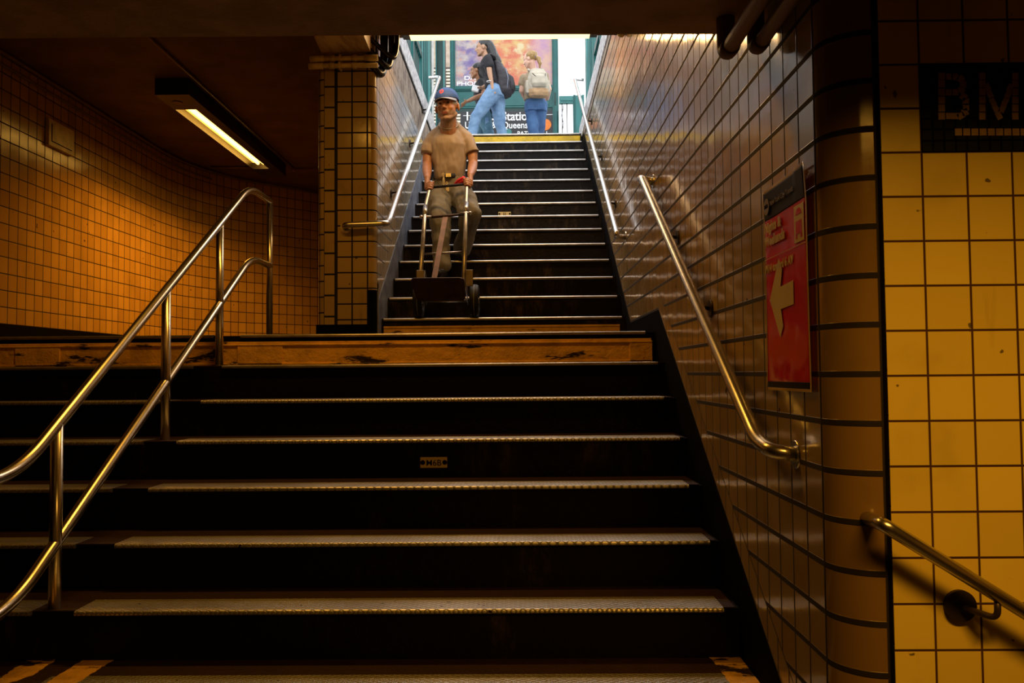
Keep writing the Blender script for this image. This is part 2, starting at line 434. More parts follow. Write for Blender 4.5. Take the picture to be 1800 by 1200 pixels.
# rounded corner course
RC = .1115
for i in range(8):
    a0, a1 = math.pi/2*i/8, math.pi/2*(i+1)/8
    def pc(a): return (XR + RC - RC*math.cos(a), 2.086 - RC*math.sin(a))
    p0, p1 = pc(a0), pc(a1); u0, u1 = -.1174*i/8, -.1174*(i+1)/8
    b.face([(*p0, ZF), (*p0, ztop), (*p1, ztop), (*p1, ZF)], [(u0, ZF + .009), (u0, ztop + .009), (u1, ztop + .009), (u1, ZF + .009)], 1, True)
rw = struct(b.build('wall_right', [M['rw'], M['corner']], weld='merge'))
b = MB()
for y0, y1 in ((2.086, 4.48), (4.48, 5.62), (5.62, UY(0)), (UY(0), yend)):
    hb_ = 2.86; l0, l1 = base_r(y0 + 1e-4), base_r(y1 - 1e-4)
    pl = [(y0, ZF - .1), (y0, l0), (y1, l1), (y1, ZF - .1)] if l1 < hb_ else [(y0, ZF - .1), (y0, l0), (y0 + (y1-y0)*(hb_-l0)/(l1-l0), hb_), (y1, hb_), (y1, ZF - .1)]
    b.prism(pl, 'x', XR - .006, XR + .2)
b.face([(XR - .006, 2.086, ZF), (XR - .006, 2.086, base_r(2.086)), (XR, 2.08, base_r(2.086)), (XR, 2.08, ZF)])
struct(b.build('baseboard_right', M['black']))
# stone curb on top of the right retaining wall
struct(MB().box(XR - .005, XR + .05, 6.41, yend, 2.80, 2.862).build('trim_curb_joint', M['concrete']))
struct(MB().box(XR - .015, XR + .25, 6.41, yend + .1, 2.862, 3.07).build('trim_curb_right', M['granite'], bevel=.012))
# facing wall
FY = 2.086 - RC
ujt = at(1629, 581, Y=FY).x; vjt = at(1629, 581, Y=FY).z
b = MB(); x0, x1 = XR + RC + .012, 3.2
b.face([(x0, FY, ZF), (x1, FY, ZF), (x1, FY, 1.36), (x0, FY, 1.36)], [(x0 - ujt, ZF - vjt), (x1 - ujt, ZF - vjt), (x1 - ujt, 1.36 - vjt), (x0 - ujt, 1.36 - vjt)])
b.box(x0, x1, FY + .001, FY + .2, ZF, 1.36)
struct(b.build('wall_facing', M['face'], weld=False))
struct(MB().box(XR + RC - .001, x0 + .002, FY + .004, FY + .2, ZF, 1.36).build('trim_corner_joint', M['black']))
# the rest of the lobby behind the camera
struct(MB().box(-4.4, 4.2, -3.2, -3.0, ZF, 1.4).build('wall_back', M['lobby']))
struct(MB().box(3.2, 3.4, -3.0, FY, ZF, 1.4).build('wall_lobby_right', M['lobby']))

# ------------------------------------------------------------------ left wall, curving into the end of the passage
path = [Vector((XW, -3.0)), Vector((XW, 9.0))]
ctrl = [Vector((XW, 9.0)), Vector((XW, 10.15)), Vector((-3.55, 10.85)), Vector((-2.6, 11.75))]
P0, P1, P2 = Vector((XW, 9.0)), Vector((XW - .02, 10.25)), Vector((-3.45, 10.95))
for i in range(1, 25):
    tt = i/24; path.append(P0*(1-tt)**2 + P1*2*tt*(1-tt) + P2*tt*tt)
path += [Vector((-2.4, 11.95)), Vector((-1.02, 12.9))]
def wall_strip(b, path, z0, z1, voff=0, off=0.0, mi=0, uoff=0.0):
    s = uoff
    for i in range(len(path) - 1):
        p, q = path[i], path[i+1]; d = (q - p).length
        def o(i):
            a = path[max(i-1, 0)]; c = path[min(i+1, len(path)-1)]; t = (c - a).normalized(); return path[i] + Vector((t.y, -t.x))*off
        A, B = o(i), o(i+1)
        b.face([(*A, z0), (*B, z0), (*B, z1), (*A, z1)], [(s, z0+voff), (s+d, z0+voff), (s+d, z1+voff), (s, z1+voff)], mi, True)
        s += d
zb = .435
b = MB(); wall_strip(b, path, zb, ZC, -1.391, uoff=-.02)
wall_strip(b, path, ZF - .1, zb, 0); wall_strip(b, path, ZF - .1, ZC, 0, off=-.2)
struct(b.build('wall_left', M['lw'], weld='merge'))
b = MB(); wall_strip(b, [p for p in path], ZF, zb, 0, off=.006); wall_strip(b, path, zb, zb + .0001, off=.003)
struct(b.build('baseboard_left', M['black'], weld=False))
# ------------------------------------------------------------------ tiled pillar and left stair wall
PY = 5.65; R5 = .05; XPL = -1.442
def pline():
    """plan of the pillar: left side (going toward the camera), rounded corner, front, rounded corner, stair wall"""
    A = [(XPL, 9.9), (XPL, PY + R5)]
    A += [(XPL + R5 - R5*math.cos(math.pi/2*i/6), PY + R5 - R5*math.sin(math.pi/2*i/6)) for i in range(1, 7)]
    return A
ph = thing('tiled_pillar', 'tan tiled pillar with rounded corners left of the upper stairs', 'pillar', (-1.23, PY, ZL))
ztp = 2.30
vj = at(620, 152, Y=PY).z
b = MB()
def strip(pts, z0, z1, u0, uscale=1.0, vs=1.0, voff=0.0, sm=True):
    s = u0
    for i in range(len(pts) - 1):
        p, q = Vector(pts[i]), Vector(pts[i+1]); d = (q - p).length * uscale
        b.face([(*p, z0), (*q, z0), (*q, z1), (*p, z1)], [(s, (z0 - vj)*vs + voff), (s + d, (z0 - vj)*vs + voff), (s + d, (z1 - vj)*vs + voff), (s, (z1 - vj)*vs + voff)], 0, sm)
        s += d
zlow = .355
strip(pline(), zlow, ztp, -.109*38.0 + .012, 1.0, 1, .06)
xs = [XPL + R5, -1.310, -1.300, -1.191, -1.081]
strip([(XPL + R5, PY), (-1.313, PY)], zlow, ztp, .0, .109/(abs(-1.313 - XPL - R5)), .1116/.150, .0, False)
strip([(-1.313, PY), (-1.300, PY)], zlow, ztp, -.001, .1, 1, 0, False)
strip([(-1.300, PY), (-1.191, PY)], zlow, ztp, 0, 1, 1, 0, False)
strip([(-1.191, PY), (-1.081, PY)], zlow, ztp, 0, .109/.110, 1, 0, False)
cr = [(-1.081, PY), (XL - R5, PY)] + [(XL - R5 + R5*math.sin(math.pi/2*i/6), PY + R5 - R5*math.cos(math.pi/2*i/6)) for i in range(1, 7)]
ln = .011 + R5*math.pi/2
strip(cr, .60, ztp, 0, .109/ln, 1, 0)
b.build('tiled_face', M['pil'], ph, weld='merge')
b = MB()
b.prism([(-1.081, PY + .002), (XL - R5, PY + .002)] + [(XL - R5 + (R5 - .002)*math.sin(math.pi/2*i/6), PY + R5 - (R5 - .002)*math.cos(math.pi/2*i/6)) for i in range(1, 7)] + [(XL, 5.74), (-1.081, 5.74)], 'z', ZL + .001, .60)
b.box(XPL - .004, -1.081, PY - .006, 9.85, ZL + .001, zlow)
b.build('painted_base', M['black'], ph)
MB().box(XPL + .01, XL - .012, PY + .03, 9.8, ZL + .002, ZC).build('core', M['concrete'], ph)

zt0, zt1 = 2.465, 2.80
yb0 = PY + R5
def base_l(y): return max(ZL, UZ(0) + (y - UY(0))*SU + .20)
b = MB()
yk = UY(0) - .10
cols(b, [yb0, yk, yend], lambda y: base_l(max(y, yk)) + .115 if y > yk else base_l(yk) + .115, zt0, XL, XL - .2, lambda p: (p[0] - yb0, p[1] - vj))
LU = math.hypot(1, SU)
q = [(yk, base_l(yk)), (yend, base_l(yend)), (yend, base_l(yend) + .115), (yk, base_l(yk) + .115)]
pp, uu = clipz([(XL, *p) for p in q], [((p[0] - yb0)*LU, (p[1] - base_l(p[0]))*.1116/.115) for p in q], zt0)
b.face(pp, uu)
struct(b.build('wall_stair_left', M['stw'], weld=False))
struct(MB().prism([(yb0, ZL - .05), (yb0, ZL + .38), (yk, base_l(yk)), (UY(0) + (2.83 - .20 - UZ(0))/SU, 2.83), (yend, 2.83), (yend, ZL - .05)], 'x', XL + .004, XL - .1).build('baseboard_stair_left', M['stringer']))
struct(MB().box(XL - .2, XL - .004, yb0 + .02, yend, zt0, zt1).build('trim_concrete_left', M['concrete']))
struct(MB().box(XL - .2, XL - .001, 5.72, yend, zt1, zt1 + .03).build('trim_joint_left', M['black']))
struct(MB().box(XL - .26, XL + .006, 6.41, yend + .1, zt1 + .03, 3.04).build('trim_curb_left', M['granite'], bevel=.012))

# pipes across the pillar head
for i, (yy, lab) in enumerate(((102.5, 'upper cream painted conduit across the pillar head'), (115.5, 'lower cream painted conduit across the pillar head'))):
    a = at(545 if i == 0 else 543, yy + 1, Y=PY - .05); c = at(664, yy - 1, Y=PY - .05)
    tp = thing('conduit', lab, 'pipe', tuple(a), 'painted conduits on the pillar')
    MB().tube([a, c], .0175, 14).build('pipe', M['creamp'], tp)
    for f, w in ((.0, .10), (.30, .035), (.62, .035)):
        p = a.lerp(c, f); q = p + Vector((w, 0, 0)); MB().cyl(p, q, .022, seg=16).build('coupling', M['creamp'], tp)
    p = a.lerp(c, .80); 
    if i == 0: MB().cyl(p, c, .0225, seg=16).build('junction_sleeve', M['creamp'], tp)
    for f in (.45,):
        p = a.lerp(c, f); MB().box(p.x - .006, p.x + .006, PY - .07, PY + .01, p.z - .022, p.z + .022).build('clamp', M['creamp'], tp)
# cream haunch above the pillar
pts = [at(552, 64, Y=5.25), at(640, 64, Y=5.25), at(653, 95, Y=PY + .02), at(567, 98, Y=PY + .02)]
b = MB(); zt_ = ZC - .003
b.face(pts); b.face([(p.x, p.y, zt_) for p in pts])
for i in range(4):
    p, q = pts[i], pts[(i+1) % 4]; b.face([p, q, (q.x, q.y, zt_), (p.x, p.y, zt_)])
hb = struct(b.build('trim_haunch', M['rusty']))
# black cables dropping beside the pillar
for i, (dx, r, zlo, lab) in enumerate(((.00, .030, 2.15, 'thick black cable bent round the pillar corner, leftmost of the bundle'), (.055, .022, 2.20, 'black cable of the bundle by the pillar, middle one'), (.095, .018, 2.27, 'thin black cable of the bundle by the pillar, nearest the stairs'))):
    X = XL + .035 + dx
    p = bend([(X, PY + .16, 2.64), (X, PY + .14, zlo + .12), (X - .01, PY + .06, zlo), (XL - .05, PY - .03, zlo + .10 + .02*i)], .07)
    tag(MB().tube(p, r, 12).build('cable', M['cable'], origin=p[0]), lab, 'cable', 'black cables beside the pillar')

# ------------------------------------------------------------------ handrails
RT = .0215
XP = -1.70
def shp(q, y): return q
t = thing('handrail', 'freestanding double stainless steel handrail on the lower stairs', 'handrail', (XP, LY(0) + .2, LZ(0)))
zt_top = 1.178; zm_top = .742
def railpath(z_hi, z_lo, y_hi, y_lo, yend_):
    return bend([(XP, 5.40, z_hi), (XP, y_hi, z_hi), (XP, y_lo, z_lo), (XP, yend_, z_lo - .012)], .16, 10)
MB().tube(railpath(1.185, -.330, 4.985, 2.69, 1.5), RT, 18).build('top_rail', M['steel'], t)
MB().tube(railpath(.742, -.775, 5.02, 2.66, 1.5), RT, 18).build('middle_rail', M['steel'], t)
for y, z0, z1 in ((2.925, LZ(0) + .006, -.172), (3.82, LZ(3) + .006, .418), (4.50, LZ(6) + .004, .862), (5.40, ZL, 1.185)):
    MB().tube([(XP, y, z0), (XP, y, z1)], .0215, 18).build('post', M['steel'], t)
    MB().cyl((XP, y, z0 - .002), (XP, y, z0 + .006), .042, seg=20).build('post_flange', M['steeld'], t)
MB().tube([(XP, 1.5, -1.54), (XP, 1.5, -.342)], .0215, 18).build('post', M['steel'], t)

def wall_rail(label, pts, r, wallx, flanges, brackets, brad=.07):
    t = thing('handrail', label, 'handrail', pts[0])
    MB().tube(bend(pts, brad, 8), r, 18).build('rail', M['steel'], t)
    for c, d in flanges:
        c = Vector(c); d = Vector(d)
        MB().cyl(c - d*.012, c + d*.004, .040, seg=22).build('wall_flange', M['steeld'] if False else M['steel'], t)
    for c, w in brackets:
        c = Vector(c); w = Vector(w)
        br = MB().tube(bend([c - Vector((0, 0, r*.8)), c - Vector((0, 0, .055)), Vector((w.x, w.y, c.z - .065))], .03, 5), .008, 10).cyl(Vector((w.x, w.y, c.z - .065)) + (c - w).normalized()*.008, Vector((w.x, w.y, c.z - .065)) - (c - w).normalized()*.004, .036, seg=18)
        br.build('bracket', M['steeld'], t)
    return t
xr = .700
wall_rail('steel handrail on the right tiled wall of the lower stairs', [(XR, 4.60, 1.100), (xr, 4.60, 1.115), (xr, 4.52, 1.10), (xr, 2.40, -.205), (xr + .01, 2.30, -.228), (XR, 2.285, -.236)], RT, XR,
          [((XR, 4.60, 1.10), (-1, 0, 0)), ((XR, 2.285, -.236), (-1, 0, 0))], [((xr, 3.9, .72), (XR, 3.9, .72)), ((xr, 3.25, .32), (XR, 3.25, .32))], .06)
uz = lambda y: 1.0 + (y - 5.754)*.652
wall_rail('thin steel handrail on the right wall of the upper stairs', [(XR, 5.83, .99), (xr, 5.80, .985), (xr, 5.72, .99), (xr, 9.75, uz(9.75)), (xr + .0, 9.78, uz(9.78)), (xr + .11, 9.80, uz(9.78))], .019, XR,
          [((XR, 5.83, .99), (-1, 0, 0))], [((xr, y, uz(y)), (XR, y, uz(y))) for y in (6.4, 7.4, 8.4)], .05)
xl = -.94; lz = lambda y: 1.10 + (y - 5.679)*.650
wall_rail('steel handrail on the left wall of the upper stairs, wrapping the pillar corner', [(-1.235, PY, 1.045), (-1.235, PY - .075, 1.05), (xl, PY - .06, 1.06), (xl, 5.72, 1.10), (xl, 9.45, lz(9.45)), (xl - .13, 9.50, lz(9.47))], .021, XL,
          [((-1.235, PY, 1.045), (0, -1, 0))], [((xl, y, lz(y)), (XL, y, lz(y))) for y in (6.3, 7.4, 8.4)], .05)
a, c = at(1553, 922, Y=FY - .075), at(1860, 1112, Y=FY - .075)
t = wall_rail('brass toned steel handrail descending along the cream tiled wall at the right edge', [Vector((a.x, FY + .03, a.z)), a, c], .0165, 0, [], [], .02)
bp = at(1685, 1063, Y=FY)
p = a.lerp(c, (bp.x + .05 - a.x)/(c.x - a.x))
MB().tube(bend([p - Vector((0, 0, .012)), p - Vector((.0, 0, .055)), (bp.x, FY - .02, bp.z)], .03), .0075, 10).cyl((bp.x, FY - .012, bp.z), (bp.x, FY + .001, bp.z), .038, seg=24).build('bracket', M['steeld'], t)

# ------------------------------------------------------------------ ceiling lamps
def emis(name, col, s):
    t = NT(name); t.set(color=(.8, .8, .8), emit=col, estr=s); return t.m
M['tube'] = emis('glowing_fluorescent_tube', (1, .52, .085), 8)
M['lens'] = emis('warm_lit_reflector', (1, .44, .05), 1.7)
M['housing'] = mat('black_lamp_housing', (.012, .008, .006), .4)
t = thing('ceiling_light', 'long black ceiling fixture with two lit fluorescent tubes in the left passage', 'ceiling light', (-3.08, 8.4, ZC))
b = MB(); x0, x1 = -3.235, -2.93
b.box(x0, x1, 7.0, 7.40, 2.50, ZC).box(x0, x1, 9.58, 9.95, 2.50, ZC).box(x0, x0 + .012, 7.40, 9.58, 2.50, ZC).box(x1 - .10, x1, 7.40, 9.58, 2.50, ZC)
b.build('housing', M['housing'], t)
MB().box(x0 + .012, x1 - .10, 7.4, 9.58, 2.575, ZC - .01).build('reflector', M['lens'], t)
for x in (-3.135, -3.065): MB().cyl((x, 7.44, 2.545), (x, 9.50, 2.545), .017, seg=12).build('tube', M['tube'], t)
MB().cyl((-3.12, 7.2, 2.494), (-3.12, 7.2, 2.502), .045, seg=20).build('sensor_cap', M['conduit'], t)
t = thing('ceiling_light', 'warm strip light at the edge of the stairway opening, half hidden above the beam', 'ceiling light', (-.25, 6.20, ZC))
MB().box(-.90, .62, 6.01, 6.205, 2.632, ZC).build('housing', M['housing'], t)
MB().box(-.84, .56, 6.03, 6.20, 2.622, 2.631).build('diffuser', emis('glowing_diffuser', (1, .68, .28), 2.6), t)
t = thing('ceiling_light', 'fluorescent fixture on the landing ceiling behind the beam', 'ceiling light', (-.9, 3.55, ZC))
MB().box(-1.6, -.2, 3.42, 3.68, 2.345, 2.42).box(-1.4, -1.38, 3.54, 3.56, 2.42, ZC).box(-.42, -.40, 3.54, 3.56, 2.42, ZC).build('housing', M['housing'], t)
t = thing('ceiling_light', 'fluorescent fixture on the lobby ceiling above the camera', 'ceiling light', (.98, .60, 1.36))
MB().box(.48, 1.48, .42, .78, 1.015, 1.10).box(.63, .65, .59, .61, 1.10, 1.36).box(1.31, 1.33, .59, .61, 1.10, 1.36).build('housing', M['housing'], t)

# ------------------------------------------------------------------ conduits
tag(MB().tube([(-2.86, YB1, ZC - .016), (-2.88, 10.15, ZC - .016)], .012, 10).ball((-2.88, 10.15, ZC - .02), .028).build('conduit', M['conduit'], origin=(-2.86, YB1, ZC)), 'brown conduit running along the passage ceiling beside the lit fixture', 'pipe', 'brown ceiling conduits')
for z, off, lab in ((ZC - .03, .045, 'brown conduit in the angle of passage wall and ceiling, upper of two'), (ZC - .12, .03, 'brown conduit along the passage wall top, lower of two')):
    pp = []
    for i in range(1, len(path)):
        a = path[i-1]; c = path[min(i+1, len(path)-1)]; tt = (c - a).normalized(); q = path[i] + Vector((tt.y, -tt.x))*off
        pp.append((q.x, q.y, z))
    pp = [(XW + off, YB1, z)] + (pp[:-1] if z > ZC - .1 else pp[:14])
    tag(MB().tube(pp, .014, 8).build('conduit', M['conduit'], origin=pp[0]), lab, 'pipe', 'brown ceiling conduits')
tag(MB().tube([(-3.90, 10.0, ZC - .016), (-3.25, 10.03, ZC - .016)], .014, 8).build('conduit', M['conduit'], origin=(-3.90, 10, ZC)), 'brown conduit crossing the ceiling from wall to lit fixture', 'pipe', 'brown ceiling conduits')
struct(MB().box(-2.9, XPL + .2, 10.1, 10.22, ZC - .03, ZC).build('trim_ceiling_batten', M['ceil']))
# access panel on the passage wall
pa = thing('access_panel', 'small cream access panel with black edge line high on the passage wall', 'access panel', (XW, 7.2, 2.05))
MB().box(XW, XW + .035, 6.98, 7.38, 2.06, 2.30).build('cover', M['creamp'], pa, bevel=.004)
MB().box(XW + .035, XW + .038, 7.02, 7.028, 2.10, 2.26).box(XW + .035, XW + .038, 7.02, 7.34, 2.10, 2.107).build('slot', M['black'], pa)
# pipes under the beam at upper right
for (x, z, y1, r, lab) in ((.655, 1.000, 2.47, .024, 'brown ceiling pipe ending in a fitting, the left of two by the beam'), (.728, .985, 2.40, .022, 'brown ceiling pipe close to the right tiled wall by the beam')):
    tp = thing('pipe', lab, 'pipe', (x, y1, z), 'pipes under the beam')
    MB().tube([(x, .9, z + .02), (x, y1, z)], r, 14).build('pipe_run', M['conduit'], tp)
    MB().tube(bend([(x, y1 - .045, z), (x, y1 + .02, z), (x, y1 + .02, ZB + .02)], .03, 5), r*1.2, 14).build('elbow', M['conduit'], tp)
# box fitting and pipes at the top of the right wall of the upper stairs
q = at(1090, 80, X=XR - .04)
tag(MB().tube([(XR - .03, q.y, 2.64), (XR - .03, q.y, 2.44)], .022, 12).tube([(XR - .03, q.y + .09, 2.64), (XR - .03, q.y + .09, 2.52)], .016, 12).ball((XR - .03, q.y, 2.44), .032).build('conduit', M['creamp'], origin=(XR - .03, q.y, 2.6)), 'short cream conduit with round end high on the right stair wall', 'pipe')

# ------------------------------------------------------------------ red service sign on the right wall
M['red'] = mat('glossy_red_plastic_sheet', (.74, .008, .012), .18, var=.1, bump=.02, bscale=3)
M['signblack'] = mat('sign_black', (.006, .006, .006), .5, spec=.15)
M['signcream'] = mat('sign_cream', (.75, .60, .28), .35, var=.1)
M['signgrey'] = mat('sign_grey', (.22, .18, .10), .4)
M['tape'] = mat('yellowed_clear_tape', (.55, .36, .08), .25)
ya, yb, z1s, z0s = 2.490, 2.112, .565, -.057     # far edge, near edge
zfar, znear = .570, .540
t = thing('service_sign', 'red plastic weekend service sign with a cream left arrow taped to the tiled wall', 'sign', (XR - .01, (ya + yb)/2, z0s))
def sheet(name, y0, y1, z0, z1, m, lift, label=None):
    b = MB(); n = 24
    def dx(y, z): return XR - .012 - .0018*math.sin((y - yb)*9 + z*5) - .010*max(0, (z - .45))*6*(1 if y < 2.2 else .4) - lift
    for i in range(n):
        for j in range(n):
            a0, a1 = y0 + (y1-y0)*i/n, y0 + (y1-y0)*(i+1)/n; b0, b1 = z0 + (z1-z0)*j/n, z0 + (z1-z0)*(j+1)/n
            b.face([(dx(y, z), y, z) for y, z in ((a0, b0), (a1, b0), (a1, b1), (a0, b1))], smooth=True)
    o = b.build(name, m, t, label=label)
    so = o.modifiers.new('thickness', 'SOLIDIFY'); so.thickness = .0006; so.offset = 0
    return o
sheet('panel', yb + .008, ya - .006, z0s + .008, .548, M['red'], 0)
sheet('header_band', yb + .008, ya - .006, .463, .548, M['signblack'], .0012)
sheet('footer_band', yb + .008, ya - .006, z0s + .008, z0s + .026, M['signblack'], .0012)
for n_, (y0, y1, z0, z1) in enumerate(((yb, yb + .009, z0s, .556), (ya - .007, ya, z0s, .556), (yb, ya, z0s, z0s + .008), (yb, ya, .548, .556))):
    sheet('tape_edge', y0, y1, z0, z1, M['tape'], .0016)
xs_ = XR - .0158
def onwall(pts, m, name, lift=0.0):
    b = MB(); b.prism(pts, 'x', xs_ - lift - .0008, xs_ - lift); return b.build(name, m, t)
yc = 2.285; zc_ = .215
arrow = [(2.435, .215), (2.345, .330), (2.318, .295), (2.335, .245), (2.225, .252), (2.225, .185), (2.335, .180), (2.318, .130), (2.345, .098)]
onwall([(y, z) for y, z in arrow], M['signcream'], 'arrow')
onwall([(yb + .02, .350), (yb + .095, .350), (yb + .095, .452), (yb + .02, .452)], M['signcream'], 'bus_panel')
yb_ = yb + .0575
onwall([(yb_ - .022, .372), (yb_ + .022, .372), (yb_ + .022, .408), (yb_ - .022, .408)], M['red'], 'bus_icon', .001)
onwall([(yb_ - .022, .425)] + [(yb_ - .022*math.cos(a*math.pi/8), .425 + .018*math.sin(a*math.pi/8)) for a in range(1, 8)] + [(yb_ + .022, .425)], M['red'], 'bus_icon', .001)
for s_ in (-1, 1): onwall([(yb_ + s_*.018 - .006, .360), (yb_ + s_*.018 + .006, .360), (yb_ + s_*.018 + .006, .373), (yb_ + s_*.018 - .006, .373)], M['red'], 'bus_icon', .001)
onwall([(yb + .01, .3405), (ya - .01, .3405), (ya - .01, .3425), (yb + .01, .3425)], M['signcream'], 'rule')
xh_ = XR - .0178
b = MB(); b.cyl((xh_ - .001, ya - .045, .502), (xh_, ya - .045, .502), .026, seg=28); b.build('round_emblem', M['signgrey'], t)
text('header_lettering', 'New York City Transit', .022, M['signgrey'], t, (xh_, ya - .078, .498), RRIGHT, bold=.0003)
text('header_lettering', 'MTA', .017, M['signblack'], t, (xh_ - .0015, ya - .028, .497), RRIGHT, bold=.0004)
text('lettering', 'Nights &\nWeekends', .042, M['signcream'], t, (xs_, ya - .018, .423), RRIGHT, bold=.0015)
text('lettering', 'M14 toward 6 AV', .034, M['signcream'], t, (xs_, ya - .018, .300), RRIGHT, bold=.0012)

# ------------------------------------------------------------------ mosaic panel on the facing wall
M['mosb'] = tile_mat('black_mosaic_field', .028, .028, .002, .002, (.010, .012, .016), (.007, .009, .012), (.004, .004, .004), .45, .006, 0, spec=.12)
M['mosc'] = mat('pale_mosaic_tesserae', (.42, .28, .12), .35, var=.25, scale=40)
t = thing('mosaic_sign', 'black mosaic panel with pale letters BM set in the cream tiled wall', 'sign', (1.2, FY, .55))
p0 = at(1620, 268, Y=FY); p1 = at(1620, 113, Y=FY)
b = MB(); b.face([(p0.x, FY - .002, p0.z), (p0.x + .62, FY - .002, p0.z), (p0.x + .62, FY - .002, p1.z), (p0.x, FY - .002, p1.z)], [(0, 0), (.62, 0), (.62, .22), (0, .22)])
b.box(p0.x, p0.x + .62, FY - .0015, FY + .01, p0.z, p1.z)
b.build('field', M['mosb'], t, weld=False)
def tess(name, rows):
    b = MB()
    for (cx, cy, w, h, ang) in rows:
        c = at(cx, cy, Y=FY - .003); k = FY/FPX
        b.obox(c, (w*k, .003, h*k), Matrix.Rotation(math.radians(-ang), 3, 'Y'))
    b.build(name, M['mosc'], t)
S = lambda x: 1600 + x/6; T = lambda y: 80 + y/6
B_ = [(S(329), T(y), 11.5, 12.5, 0) for y in (325, 405, 492, 577, 660, 745)] + [(S(x), T(y), 12, 11, a) for x, y, a in ((410, 328, 2), (468, 330, 6), (530, 352, 38), (556, 410, 85), (536, 466, 125), (560, 540, 50), (408, 494, 2), (470, 492, 0), (583, 592, 85), (586, 650, 92), (575, 705, 110), (410, 744, 0), (470, 745, 0), (532, 742, 30))]
M_ = [(S(758), T(y), 11, 12.5, 0) for y in (325, 405, 490, 575, 660, 745)] + [(S(1105), T(y), 11, 12.5, 0) for y in (325, 405, 490, 575, 660, 745)] + [(S(x), T(y), 10, 13, a) for x, y, a in ((812, 440, 25), (838, 515, 25), (868, 595, 27), (900, 668, 27), (932, 742, 27), (968, 668, -27), (998, 595, -27), (1028, 520, -27), (1052, 445, -27))]
tess('letter', B_); tess('letter', M_)
tess('underline_bar', [(S(506 + 86.5*i), T(913), 12, 12.5, 0) for i in range(12)])

# small stickers on the risers
def sticker(x0, y0, x1, y1, Y, body, lab):
    a, c = at(x0, y1, Y=Y), at(x1, y0, Y=Y)
    t = thing('sticker', lab, 'sticker', ((a.x + c.x)/2, Y, a.z), 'label stickers on stair risers')
    MB().box(a.x, c.x, Y - .001, Y + .002, a.z, c.z).build('backing', M['signcream'], t)
    h = c.z - a.z
    text('lettering', body, h*.80, M['signblack'], t, ((a.x + c.x)/2, Y - .0015, a.z + h*.2), RFRONT, 'CENTER', bold=h*.004)
    for s_ in (-1, 1): MB().cyl(((a.x + c.x)/2 + s_*(c.x - a.x)*.41, Y - .0022, (a.z + c.z)/2), ((a.x + c.x)/2 + s_*(c.x - a.x)*.41, Y - .001, (a.z + c.z)/2), h*.23, seg=16).build('dot', M['signblack'], t)
sticker(739, 803, 786, 822, LY(4) + .012, 'M6B', 'small cream sticker marked M6B on a lower stair riser')
sticker(876, 372, 898, 379.5, UY(6) + .012, 'S3', 'small cream sticker marked S3 on an upper stair riser')
struct(MB().box(XL - .3, XL - .1, 9.86, 13.0, ZF, ZC + .3).build('wall_passage_end', M['concrete']))
# ------------------------------------------------------------------ street level: green ironwork, poster board, station sign
M['teal'] = mat('glossy_green_iron_paint', (.004, .105, .10), .32, var=.25, scale=5)
M['tealp'] = mat('worn_pale_green_iron_paint', (.05, .23, .22), .4, var=.35, scale=9, stretch=(1, 1, .2))
M['teald'] = mat('dark_green_iron_paint', (.003, .04, .036), .4)
M['white'] = mat('white_lettering', (.85, .85, .85), .4, var=.03)
M['offw'] = mat('painted_white_post', (.8, .78, .74), .5)
M['orange'] = mat('orange_route_disc', (.9, .22, .01), .35)
def poster_mat():
    t = NT('printed_cloudy_poster'); o = t.coord(); s = t.sep(o)
    n1 = t.noise(o, 1.7, 6, .6); n2 = t.noise(o, 3.1, 5, .6, stretch=(1, 1, 1.6)); n3 = t.noise(o, 5.5, 5, .65)
    x = t.math('ADD', s[0], t.math('MULTIPLY', t.math('SUBTRACT', n1, .5), .9)); z = t.math('ADD', s[2], t.math('MULTIPLY', t.math('SUBTRACT', n2, .5), .8))
    left = t.mix(t.ramp(n2, .38, .62), (.20, .14, .42), (.72, .62, .55))
    left = t.mix(t.ramp(n3, .5, .68), left, (.90, .42, .30))
    warm = t.mix(t.ramp(n2, .36, .60), (.95, .62, .22), (.88, .20, .10))
    warm = t.mix(t.ramp(n3, .52, .66), warm, (.98, .80, .45))
    right = t.mix(t.ramp(n1, .40, .60), (.62, .32, .62), (.92, .55, .42))
    c = t.mix(t.ramp(x, -.55, -.05), left, warm)
    c = t.mix(t.ramp(x, .25, .62), c, right)
    c = t.mix(t.ramp(z, .0, -.0), c, c)
    low = t.ramp(z, .34, .05)
    c = t.mix(t.math('MULTIPLY', low, t.ramp(x, .1, -.4)), c, (.16, .10, .30))
    t.set(color=t.mix(.42, c, (0, 0, 0)), rough=.3); return t.m
M['poster'] = poster_mat()
KY = 12.6
t = thing('poster_board', 'green framed board with a colourful movie poster behind the walking people', 'poster board', (-.23, KY, ZS))
X0, X1, Z0 = -1.003, .543, 4.575
for (x0, x1) in ((-1.085, X0), (X1, .64)):
    MB().box(x0, x1, KY - .03, KY + .10, ZS, 6.6).box(x0 + .025, x1 - .025, KY - .05, KY - .03, ZS, 6.6).build('frame_post', M['teal'], t)
MB().box(X0, X1, KY - .03, KY + .08, 4.50, Z0).box(X0, X1, KY - .045, KY - .03, 4.52, 4.54).build('frame_rail', M['teal'], t)
MB().box(X0, X1, KY - .03, KY + .08, 6.45, 6.6).build('frame_rail', M['teal'], t)
MB().box(X0 - .01, X1 + .01, KY - .01, KY + .04, 4.22, 4.50).box(X0 + .06, X1 - .05, KY - .018, KY, 4.25, 4.47).build('lower_panel', M['teal'], t, bevel=.006)
MB().box(X0 - .01, X1 + .01, KY + .0, KY + .05, 4.16, 4.22).build('lower_shadow_gap', M['teald'], t)
MB().box(X0, X1, KY, KY + .02, Z0, 6.45).build('poster', M['poster'], t)
text('poster_lettering', 'DARK', .092, M['white'], t, (-.865, KY - .002, 4.682), RFRONT, bold=.0008, sx=1.45)
